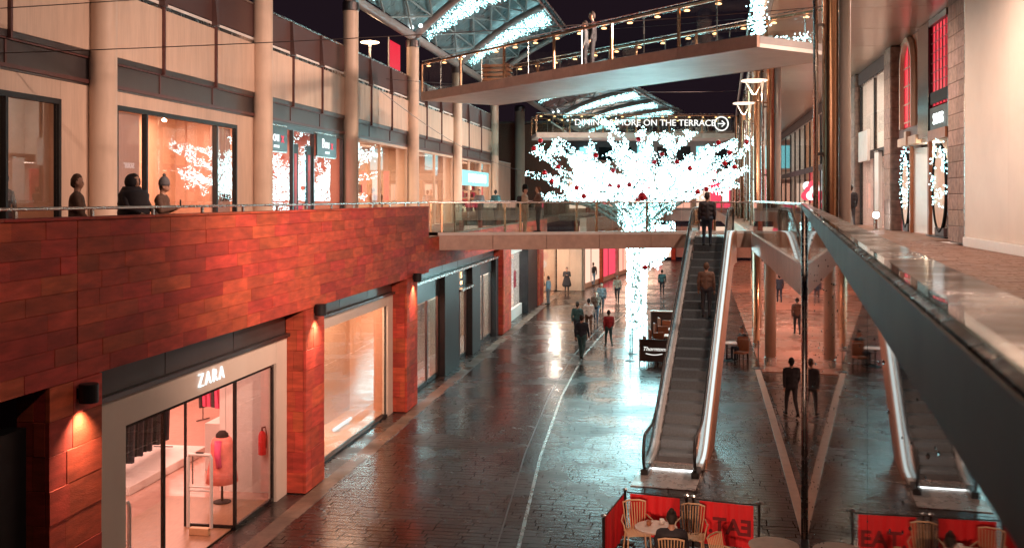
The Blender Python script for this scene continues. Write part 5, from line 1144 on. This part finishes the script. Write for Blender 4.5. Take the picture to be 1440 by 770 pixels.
# added out-of-view lamps: a floodlight for the sandstone wall, downlights for the foreground cafe
use(W0)
t = thing('floodlight', 'grey floodlight added out of view to light the long sandstone wall', 'floodlight', (2.6, 11, 9.7), group='added floodlights on the soffit edge')
MB().bbox(-.14, .14, -.12, .12, -.10, .1, .02).build('housing', 'grey_paint', t, local=True); MB().tube((0, 0, .1), (0, 0, 3.05), .03, 6).build('drop_rod', 'steel_dark', t, local=True)
lamp('SPOT', (2.4, 11.1, 9.68), 7500, (1, .60, .45), t, .12, target=(-8.6, 26, 5.0), angle=66, blend=.9)
for x, y, tx, ty, pw, lb in ((-2.6, -1.5, -.6, 19.2, 6500, 'added unseen cylinder downlight aimed at the red screens'), (-1.0, -1.5, .6, 18.6, 4500, 'added unseen cylinder downlight beside the glass screen')):
    t = thing('downlight', lb, 'downlight', (x, y, 4.9)); MB().lathe((0, 0, 0), [(.09, 0), (.11, .0), (.11, .25), (.001, .26)], 18).build('housing', 'dark_frame', t, local=True); MB().lathe((0, 0, .012), [(.001, 0), (.085, 0), (.085, .004)], 14).build('lens', 'glow_warm', t, local=True)
    lamp('SPOT', (x, y, 4.88), pw, (1, .56, .38), t, .06, target=(tx, ty, 0), angle=17, blend=.7)

# ================================================================== PEOPLE
def limb(mb, pts, rs, n=12, flat=1.0, cap=True):
    mb.path(pts, .1, n, True, rs)
    for p, r in zip(pts, rs): mb.ball(p, r * .98, n, 8)
PM = {}
def person_mesh(pose, vox=.016, coat=.0):
    key = (pose, coat)
    if key in PM: return PM[key]
    segs = []                                        # (p, q, r1, r2, material)
    def S(p, q, r1, r2, m): segs.append((Vector(p), Vector(q), r1, r2, m))
    hip = .92; lift = 0; lean = 0.0
    if pose == 'sit': hip = .50
    hz = hip
    # pelvis and torso (front is -Y)
    S((-.085, 0, hz), (.085, 0, hz), .125, .125, 3); S((-.07, 0, hz + .14), (.07, 0, hz + .14), .125, .125, 2)
    S((-.085, -.01, hz + .30), (.085, -.01, hz + .30), .135, .135, 2); S((-.12, 0, hz + .44), (.12, 0, hz + .44), .115, .115, 2); S((0, .0, hz + .05), (0, 0, hz + .42), .14, .13, 2)
    S((-.17, .0, hz + .50), (.17, .0, hz + .50), .07, .07, 2)
    S((0, 0, hz + .52), (0, -.015, hz + .63), .058, .054, 0)                                    # neck
    tilt = {'phone': -.05, 'sit': -.05}.get(pose, -.01)
    S((0, -.01 + tilt, hz + .70), (0, -.005 + tilt, hz + .76), .082, .088, 0)                    # head
    S((0, -.045 + tilt, hz + .655), (0, -.05 + tilt, hz + .67), .045, .05, 0); S((0, -.105 + tilt, hz + .69), (0, -.092 + tilt, hz + .725), .014, .010, 0)   # chin, nose
    for sx_ in (-1, 1): S((sx_ * .033, -.088 + tilt, hz + .722), (sx_ * .036, -.088 + tilt, hz + .724), .011, .011, 1)
    for sx_ in (-1, 1): S((sx_ * .088, 0 + tilt, hz + .69), (sx_ * .09, 0.005 + tilt, hz + .725), .014, .017, 0)                                       # ears
    S((0, .018 + tilt, hz + .75), (0, .006 + tilt, hz + .79), .094, .086, 1); S((0, .05 + tilt, hz + .69), (0, .04 + tilt, hz + .74), .065, .07, 1)               # hair
    if pose == 'sit': S((0, .07 + tilt, hz + .86), (0, .075 + tilt, hz + .88), .05, .045, 1)       # bun
    # legs
    for sd_ in (-1, 1):
        h = Vector((sd_ * .095, 0, hz - .03))
        if pose == 'walk': k_ = Vector((sd_ * .095, -.20 if sd_ > 0 else .06, .50)); a = Vector((sd_ * .09, -.26 if sd_ > 0 else .34, .09 if sd_ > 0 else .16))
        elif pose == 'sit': k_ = Vector((sd_ * .12, -.44, .50)); a = Vector((sd_ * .12, -.44, .09))
        else: k_ = Vector((sd_ * .10, -.015, .49)); a = Vector((sd_ * .105, .01, .09))
        S(h, k_, .095, .065, 3); S(k_, a, .064, .043, 3)
        tip = a + Vector((sd_ * .02, -.17, -.045)) if not (pose == 'walk' and sd_ < 0) else a + Vector((0, -.12, -.11))
        S(a + Vector((0, .04, -.045)), tip, .042, .036, 4)
    if coat:
        for k in range(5):
            zz = hz + .05 - coat * k / 4; w = .10 + .02 * k
            S((-w, 0, zz), (w, 0, zz), .13 + .006 * k, .13 + .006 * k, 2)
    # arms and hands
    for sd_ in (-1, 1):
        s0 = Vector((sd_ * .205, 0, hz + .49))
        if pose in ('phone', 'sit'): e = Vector((sd_ * .25, -.06, hz + .24)); w_ = Vector((sd_ * .07, -.27, hz + .30))
        elif pose == 'lean': e = Vector((sd_ * .25, -.12, hz + .27)); w_ = Vector((sd_ * .17, -.34, hz + .18))
        elif pose == 'walk': e = Vector((sd_ * .25, .08 * sd_ * 1.0, hz + .22)); w_ = Vector((sd_ * .24, .16 * sd_ - .10, hz + .0))
        else: e = Vector((sd_ * .25, .03, hz + .21)); w_ = Vector((sd_ * .25, -.04, hz - .03))
        S(s0, e, .062, .05, 2); S(e, w_, .049, .037, 2)
        d = (w_ - e).normalized(); side = d.cross(Vector((0, 0, 1)) if abs(d.z) < .8 else Vector((0, 1, 0))).normalized()
        pm = w_ + d * .055; S(w_ + d * .02, pm + d * .02, .028, .032, 0)
        for q, ln in ((-1.5, .055), (-.5, .07), (.5, .075), (1.5, .062)):
            b0 = pm + side * q * .019 + d * .02; b1 = b0 + d * ln * .55; b2 = b1 + (d * .7 + Vector((0, 0, -.5))) * ln * .5; S(b0, b1, .0095, .009, 0); S(b1, b2, .009, .0075, 0)
        S(w_ + d * .03 + side * sd_ * .02, w_ + d * .075 + side * sd_ * .05, .011, .009, 0)
    mb = MB()
    for p, q, r1, r2, m_ in segs: limb(mb, [p, q], [r1, r2])
    me0 = mb.mesh('p0'); ob = bpy.data.objects.new('p0', me0); col.objects.link(ob)
    md = ob.modifiers.new('r', 'REMESH'); md.mode = 'VOXEL'; md.voxel_size = vox
    s2 = ob.modifiers.new('s', 'SMOOTH'); s2.factor = .5; s2.iterations = 3
    dg = bpy.context.evaluated_depsgraph_get(); me = bpy.data.meshes.new_from_object(ob.evaluated_get(dg)); bpy.data.objects.remove(ob); bpy.data.meshes.remove(me0)
    import numpy as np
    c = np.empty(len(me.polygons) * 3); me.polygons.foreach_get('center', c); c = c.reshape(-1, 3)
    best = np.full(len(c), 1e9); idx = np.zeros(len(c), int)
    for p, q, r1, r2, m_ in segs:
        p_, q_ = np.array(p), np.array(q); v = q_ - p_; t_ = np.clip(((c - p_) @ v) / max(v @ v, 1e-9), 0, 1)
        dd = np.linalg.norm(c - (p_ + t_[:, None] * v), axis=1) - (r1 + (r2 - r1) * t_)
        u = dd < best; best[u] = dd[u]; idx[u] = m_
    me.polygons.foreach_set('material_index', idx); me.polygons.foreach_set('use_smooth', [True] * len(idx)); me.name = 'person_' + pose
    for m_ in ('skin', 'hair_dark', 'dark_cloth', 'dark_cloth', 'ink_black'): me.materials.append(MAT[m_])
    PM[key] = me; return me
for nm, c in (('hair_dark', (.022, .015, .012)), ('hair_brown', (.09, .045, .025)), ('cloth_blue', (.16, .26, .33)), ('cloth_navy', (.02, .03, .05)), ('cloth_grey', (.13, .13, .14)), ('cloth_beige', (.42, .32, .24)), ('cloth_red', (.30, .02, .03)), ('cloth_brown', (.12, .065, .045)), ('cloth_teal', (.04, .12, .13)), ('cloth_white', (.6, .58, .56)) if 'cloth_white' not in MAT else ('cloth_pale', (.5, .46, .42))):
    mat(nm, c, .75, var=.2, scale=9, bump=.25, bscale=10)
def person(label, loc, face, pose, top, bottom, hair='hair_dark', shoe='ink_black', coat=0.0, h=1.75, group=None):
    me = person_mesh(pose, coat=coat); o = bpy.data.objects.new('person', me); col.objects.link(o)
    o.location = loc; o.rotation_euler = (0, 0, face); o.scale = (h / 1.75,) * 3
    for i, m_ in enumerate(('skin', hair, top, bottom, shoe)):
        o.material_slots[i].link = 'OBJECT'; o.material_slots[i].material = MAT[m_]
    WM[o] = Matrix.Translation(loc) @ Matrix.Rotation(face, 4, 'Z'); return tag(o, label, 'person', group)
AWAY, TOWARD, TOR, TOL = math.pi, 0.0, math.pi / 2, -math.pi / 2      # model front is -Y
def lpos(s, o, z=5.3): return LEFT @ Vector((o, s, z))
use(W0)
def onleft(x, o): return lpos(lpx(x, 250, o)[0], o)
person('person in brown coat walking in front of the first round column', onleft(108, -1.3), TOR + .5, 'walk', 'cloth_brown', 'dark_cloth', 'hair_brown', h=1.66)
hd = person('person in black hooded padded coat leaning on the parapet rail', onleft(188, -.75), TOR - .3, 'lean', 'dark_cloth', 'cloth_navy', h=1.68, coat=.3)
MB().ball((0, .03, 1.64), .135, 14, 10, 1.1).lathe((0, .05, 1.46), [(.17, -.06), (.2, .0), (.15, .1)], 14).build('hood', 'dark_cloth', hd, local=True, smooth=True)
MB().lathe((0, .0, 1.0), [(.26, 0), (.27, .12), (.25, .2), (.27, .26), (.25, .34), (.26, .42), (.2, .5)], 18).build('padded_coat', 'dark_cloth', hd, local=True, smooth=True)
hp = person('person in bobble hat looking down at a phone behind the parapet rail', onleft(228, -1.0), TOR + .2, 'phone', 'cloth_brown', 'cloth_navy', 'hair_brown', h=1.62)
MB().lathe((0, -.04, 1.68), [(.105, -.03), (.11, .02), (.10, .08), (.06, .14), (.02, .16)], 14).ball((0, -.04, 1.86), .035, 8, 6).build('knitted_hat', 'cloth_grey', hp, local=True, smooth=True)
MB().bbox(-.04, .04, -.36, -.35, 1.24, 1.38, .004).build('phone', 'ink_black', hp, local=True)
person('person in grey coat passing the gift shop on the upper walkway', onleft(674, -2.2), TOWARD, 'walk', 'cloth_grey', 'dark_cloth', group=None)
person('person in teal jacket outside the cream block on the upper walkway', onleft(697, -1.6), AWAY, 'walk', 'cloth_teal', 'dark_cloth')
person('child in red coat outside the gift shop on the upper walkway', onleft(672, -2.9), AWAY, 'stand', 'cloth_red', 'dark_cloth', h=1.35)
use(M1)
def onbridge(x, y): return M1 @ Vector((x, y, 5.3))
def bridge_x(px, y):
    d = M1.inverted().to_3x3() @ Vector(ray(px, 280)); p = M1.inverted() @ Vector((0, 0, EYE)); t_ = (y - p.y) / d.y; return p.x + d.x * t_
use(W0)
pb = person('person in dark hat and pale trousers standing on the footbridge', onbridge(bridge_x(738, .7), .7), TOR, 'stand', 'cloth_beige', 'cloth_beige', h=1.72)
MB().lathe((0, -.01, 1.70), [(.105, -.03), (.11, .03), (.10, .10), (.05, .16)], 14).build('hat', 'ink_black', pb, local=True, smooth=True); MB().bbox(-.15, .15, .12, .28, 1.0, 1.42, .05).build('backpack', 'dark_cloth', pb, local=True)
person('person in brown coat on the footbridge behind the one in dark hat', onbridge(bridge_x(757, 2.2), 2.2), TOL, 'lean', 'cloth_brown', 'dark_cloth', 'hair_brown')
def on2(px, y):
    Mi = M2.inverted(); d = Mi.to_3x3() @ Vector(ray(px, 90)); p = Mi @ Vector((0, 0, EYE)); t_ = (y - p.y) / d.y; return M2 @ Vector((p.x + d.x * t_, y, 10.582))
person('person in dark coat on the upper terrace footbridge', on2(833, .8), TOL, 'stand', 'dark_cloth', 'dark_cloth'); person('person in pale jacket beside another on the upper terrace footbridge', on2(823, 1.1), TOL, 'stand', 'cloth_grey', 'dark_cloth', h=1.6)
G = 'pedestrians in the middle of the wet street'
person('man in light blue jacket standing at the shop corner', atz(771, 428, 0), TOL - .3, 'stand', 'cloth_blue', 'cloth_grey')
person('man in long dark coat looking at his phone by the pale wall', atz(797, 411, 0), TOWARD + .2, 'phone', 'dark_cloth', 'dark_cloth', coat=.42)
bp = person('person with backpack walking away past the far lit shops', atz(834, 402, 0), AWAY, 'walk', 'cloth_brown', 'cloth_blue', 'hair_brown'); MB().bbox(-.15, .15, .10, .28, 1.0, 1.42, .05).build('backpack', 'dark_cloth', bp, local=True)
for x, y, lb, tp_, bt, ht, f in ((812, 478, 'pedestrian in teal jacket walking away over the wet paving', 'cloth_teal', 'cloth_navy', 1.75, AWAY), (828, 470, 'pedestrian in pale jacket walking in mid street', 'cloth_white', 'cloth_brown', 1.72, AWAY + .2),
        (838, 455, 'pedestrian in brown coat at the back of the street group', 'cloth_brown', 'cloth_navy', 1.7, TOWARD), (818, 505, 'tall dark dressed pedestrian at the front of the street group', 'cloth_navy', 'cloth_teal', 1.8, AWAY - .1),
        (856, 487, 'pedestrian in red coat beside the drain line in the street', 'cloth_red', 'cloth_teal', 1.6, AWAY + .3), (846, 440, 'pedestrian in grey coat far back in the street', 'cloth_grey', 'dark_cloth', 1.72, TOWARD),
        (868, 425, 'distant pedestrian in tan jacket near the lit tree trunk', 'cloth_beige', 'dark_cloth', 1.7, TOWARD), (931, 415, 'pedestrian in teal coat behind the tree trunk', 'cloth_teal', 'dark_cloth', 1.72, AWAY)):
    person(lb, atz(x, y, 0), f, 'walk', tp_, bt, h=ht)
person('dark dressed pedestrian walking through the arcade near the glass screen', atz(1113, 585, 0), AWAY + .2, 'walk', 'dark_cloth', 'dark_cloth', h=1.75)
person('pedestrian in brown coat deeper in the pink lit arcade', atz(1121, 470, 0), AWAY, 'walk', 'cloth_brown', 'dark_cloth')
person('far pedestrian in navy coat in the pink lit arcade', atz(1096, 425, 0), AWAY, 'walk', 'cloth_navy', 'cloth_navy'); person('person in black coat walking past the shops on right walkway', atx(1194, 320, 6.3) * 1.0 if False else Vector((6.6, 46.5, 5.3)), AWAY, 'walk', 'dark_cloth', 'dark_cloth', h=1.85)
def onesc(y): return EM @ Vector((-.2 if int(y * 10) % 2 else .2, y, max(.03, min(RISE, prof(y + .1)))))
person('rider in dark coat reaching the top of the escalator', EM @ Vector((-.05, Y1 - .75, prof(Y1 - .75 + .22) + .03)), AWAY, 'stand', 'dark_cloth', 'cloth_navy')
person('rider in rust coat halfway up the escalator', EM @ Vector((.24, 6.35, prof(6.35 + .22) + .03)), AWAY - .1, 'stand', 'cloth_brown', 'dark_cloth', 'hair_brown', h=1.62)

# ================================================================== STREET CAFE with red screens (foreground)
use(W0)
def wind_screen(label, p, q, text=None):
    M, Ln = bridge_frame(p, q); use(M); t = thing('cafe_screen', label, 'cafe screen', (0, 0, 0), group=None)
    cl = MB(); n = 24; vs = []; fs = []
    for i in range(n + 1):
        x = .10 + (Ln - .20) * i / n; wv = .014 * math.sin(i * 1.7) + .010 * math.sin(i * .6 + 1)
        for zz, s_ in ((.16, 1.0), (.55, 1.3), (.95, .15)): vs += [(x, wv * s_, zz), (x, wv * s_ + .004, zz)]
    for i in range(n):
        for r_ in range(2):
            a = i * 6 + r_ * 2; b = a + 6
            fs += [(a, b, b + 2, a + 2), (a + 1, a + 3, b + 3, b + 1)]
    cl.add(vs, fs).build('cloth', 'banner_red', t, smooth=True)
    MB().tube((.03, 0, .97), (Ln - .03, 0, .97), .012, 8).build('top_bar', 'dark_frame', t); MB().tube((.03, 0, .14), (Ln - .03, 0, .14), .012, 8).build('bottom_bar', 'dark_frame', t)
    if text: MB().text(text, .40, T(Ln * .56, .0, .52) @ T(0, -.030, 0) @ Matrix.Scale(-1, 4, (1, 0, 0)) @ TXF, .004, bold=.012).build('printed_letters', 'banner_print', t)
    use(W0); return t
def post(label, p):
    t = thing('screen_post', label, 'post', p, group='black cafe screen posts')
    MB().lathe((0, 0, 0), [(.17, 0), (.17, .02), (.05, .04), (.026, .06), (.026, 1.0)], 16).build('pole', 'rubber', t, local=True); MB().lathe((0, 0, 0), [(.026, 1.0), (.05, 1.005), (.055, 1.03), (.02, 1.05)], 14).build('cap', 'steel', t, local=True)
A_, B_, C_, D_, E_ = (-1.36, 19.75, 0), (-.22, 19.55, 0), (-.05, 19.52, 0), (1.12, 19.3, 0), (-1.62, 18.05, 0)
wind_screen('plain red cloth cafe screen behind the slatted chairs', A_, B_); wind_screen('red cloth cafe screen with reversed dark letters', C_, D_, 'EAT.'); wind_screen('red cloth cafe screen running along the side of the tables', E_, A_)
for p, lb in ((A_, 'black post at the corner where two red screens meet'), ((-.19, 19.53, 0), 'black post of a close pair between the red screens'), ((-.07, 19.51, 0), 'second black post of the close pair between red screens'), (D_, 'black post at the free end of the lettered red screen'), (E_, 'black post at the near end of the side screen')): post(lb, p)
def chair(label, p, rz):
    t = thing('slatted_chair', label, 'chair', p, rz, group='cream slatted cafe chairs')
    MB().bbox(-.22, .22, -.22, .20, .43, .45, .01).build('seat', 'chair_cream', t, local=True)
    for k in range(9):
        x = -.20 + k * .05; MB().path([(x * .78, -.21, .45), (x * .95, -.25, .66), (x * 1.05, -.31, .92)], .011, 6).build('back_slat', 'chair_cream', t, local=True)
        MB().bbox(x - .012, x + .012, -.21, .2, .452, .462, .002).build('seat_slat', 'chair_cream', t, local=True)
    MB().path([(-.22, -.31, .92), (-.1, -.33, .95), (.1, -.33, .95), (.22, -.31, .92)], .016, 8).build('top_rail', 'chair_cream', t, local=True)
    for sg in (-1, 1):
        MB().path([(sg * .22, -.26, .70), (sg * .29, -.05, .66), (sg * .28, .16, .64), (sg * .24, .19, .45)], .014, 8).build('arm', 'chair_cream', t, local=True, smooth=True)
        MB().tube((sg * .2, .18, .45), (sg * .23, .22, 0), .016, 8, .012).build('leg', 'chair_cream', t, local=True); MB().tube((sg * .18, -.2, .45), (sg * .22, -.27, 0), .016, 8, .012).build('leg', 'chair_cream', t, local=True)
    return t
def table(label, p, r=.36):
    t = thing('round_table', label, 'table', p, group='round cafe tables')
    MB().lathe((0, 0, 0), [(r - .01, .72), (r, .725), (r, .745), (r - .01, .75), (.001, .75)], 32).build('top', 'table_top', t, local=True); MB().tube((0, 0, .03), (0, 0, .72), .03, 10).build('pedestal', 'dark_frame', t, local=True); MB().lathe((0, 0, 0), [(.22, 0), (.22, .015), (.04, .035)], 20).build('base', 'dark_frame', t, local=True); return t
chair('cream slatted armchair near the corner of the red screens', (-1.08, 19.0, 0), math.pi + .25); chair('cream slatted armchair in front of the lettered red screen', (-.10, 18.95, 0), math.pi - .1)
chair('cream slatted armchair beside the empty round table', (.55, 17.45, 0), math.pi + 1.0)
table('round table with cups between the two slatted chairs', (-.72, 18.45, 0), .38); table('empty pale round table near the glass screen', (1.28, 17.85, 0), .42)
for i, (x, y, lb) in enumerate(((-.62, 18.62, 'white coffee cup on the round cafe table'), (-.85, 18.5, 'dark glass tumbler on the round cafe table'))):
    t = thing('cup', lb, 'cup', (x, y, .75)); MB().lathe((0, 0, 0), [(.03, 0), (.04, .01), (.042, .09), (.036, .09), (.03, .015)], 14).build('body', 'white_paint' if i == 0 else 'leather_tan', t, local=True, smooth=True); MB().path([(.04, 0, .07), (.065, 0, .05), (.04, 0, .025)], .006, 6).build('handle', 'white_paint' if i == 0 else 'leather_tan', t, local=True)
chair('cream slatted armchair under the seated diner', (-.42, 17.55, 0), 0.0)
person('diner with bun and dark coat seated at round cafe table', (-.42, 17.50, -.03), AWAY, 'sit', 'dark_cloth', 'dark_cloth')
# ---- brown cafe behind the escalator
use(W0)
M_, Ln_ = bridge_frame((-2.25, 41.1, 0), (-.6, 41.0, 0)); use(M_)
t = thing('cafe_screen', 'dark brown cafe screen with white script lettering beside the escalator', 'cafe screen', (0, 0, 0))
MB().bbox(0, Ln_, 0, .03, .12, 1.0, .006).build('cloth', 'cafe_brown', t); MB().text('Thorntons', .22, T(Ln_ * .36, -.012, .62) @ TXF, .008, shear=.3).build('script_letters', 'letter_white', t)
MB().path([(.25 + k * .065, -.012, .44 - .05 * math.sin(k / 10 * math.pi)) for k in range(11)], .014, 6).build('swash', 'letter_white', t)
for x in (0, Ln_): MB().tube((x, .015, 0), (x, .015, 1.02), .025, 8).build('post', 'steel', t)
use(W0)
def cafe_chair(label, p, rz):
    t = thing('cafe_chair', label, 'chair', p, rz, group='tan leather cafe chairs')
    MB().bbox(-.22, .22, -.22, .22, .40, .48, .02).build('seat', 'leather_tan', t, local=True); MB().bbox(-.22, .22, -.26, -.20, .48, .95, .02).build('backrest', 'leather_tan', t, local=True)
    for sx_ in (-1, 1):
        for sy_ in (-1, 1): MB().tube((sx_ * .19, sy_ * .19, .4), (sx_ * .20, sy_ * .21, 0), .02, 6).build('leg', 'ink_black', t, local=True)
def cafe_table(label, p):
    t = thing('cafe_table', label, 'table', p, group='white topped cafe tables'); MB().bbox(-.4, .4, -.4, .4, .71, .75, .01).build('top', 'cloth_white', t, local=True); MB().tube((0, 0, .02), (0, 0, .71), .035, 8).build('pedestal', 'ink_black', t, local=True); MB().lathe((0, 0, 0), [(.24, 0), (.24, .02), (.05, .04)], 14).build('base', 'ink_black', t, local=True)
for k, (y, lb) in enumerate(((42.2, 'first white topped cafe table behind the script screen'), (44.4, 'second white topped cafe table behind the script screen'), (46.6, 'third white topped cafe table behind the script screen'), (48.8, 'fourth white topped cafe table toward the lit tree'))):
    cafe_table(lb, (-1.1 + .12 * k, y, 0))
    cafe_chair('tan leather chair drawn up to a white topped cafe table', (-1.75 + .12 * k, y - .5, 0), .1); cafe_chair('tan leather chair drawn up to a white topped cafe table', (-.95 + .12 * k, y - .75, 0), 0); cafe_chair('tan leather chair drawn up to a white topped cafe table', (-1.9 + .12 * k, y + .3, 0), -1.3)
def stanchion(label, p):
    t = thing('stanchion', label, 'stanchion', p, group='steel stanchions by the cafe'); MB().lathe((0, 0, 0), [(.2, 0), (.2, .02), (.04, .05), (.025, .06), (.025, 1.0), (.045, 1.02), (.03, 1.08)], 16).build('pole', 'steel_dark', t, local=True)
stanchion('steel stanchion left of the script screen', atz(886, 507, 0)); stanchion('steel stanchion further back by the cafe tables', atz(889, 497, 0)); stanchion('steel stanchion at the end of the bronze floor strip', (2.35, 40.9, 0))
t = thing('cafe_counter', 'dark low cafe planter wall behind the tan chairs', 'planter wall', (-1.2, 50.2, 0)); MB().bbox(-1.0, 1.6, -.1, .1, 0, 1.1, .02).build('panel', 'cafe_brown', t, local=True); MB().bbox(-1.05, 1.65, -.15, .15, 1.102, 1.16, .01).build('ledge', 'soffit_white', t, local=True)
# arcade seating right of the escalator
cafe_chair('tan leather chair by the seated man in the arcade', (1.75, 42.0, 0), 2.6); cafe_chair('tan leather chair under the seated man beside escalator', (1.85, 43.2, 0), .0); cafe_table('white topped cafe table beside the seated man in arcade', (1.2, 42.6, 0))
person('man in black jacket seated at a cafe table beside the escalator', (1.85, 43.22, -.03), TOL + .6, 'sit', 'dark_cloth', 'cloth_navy')
use(W0)
for o in list(bpy.data.objects):
    if o.type == 'MESH' and o.users == 0: bpy.data.objects.remove(o)
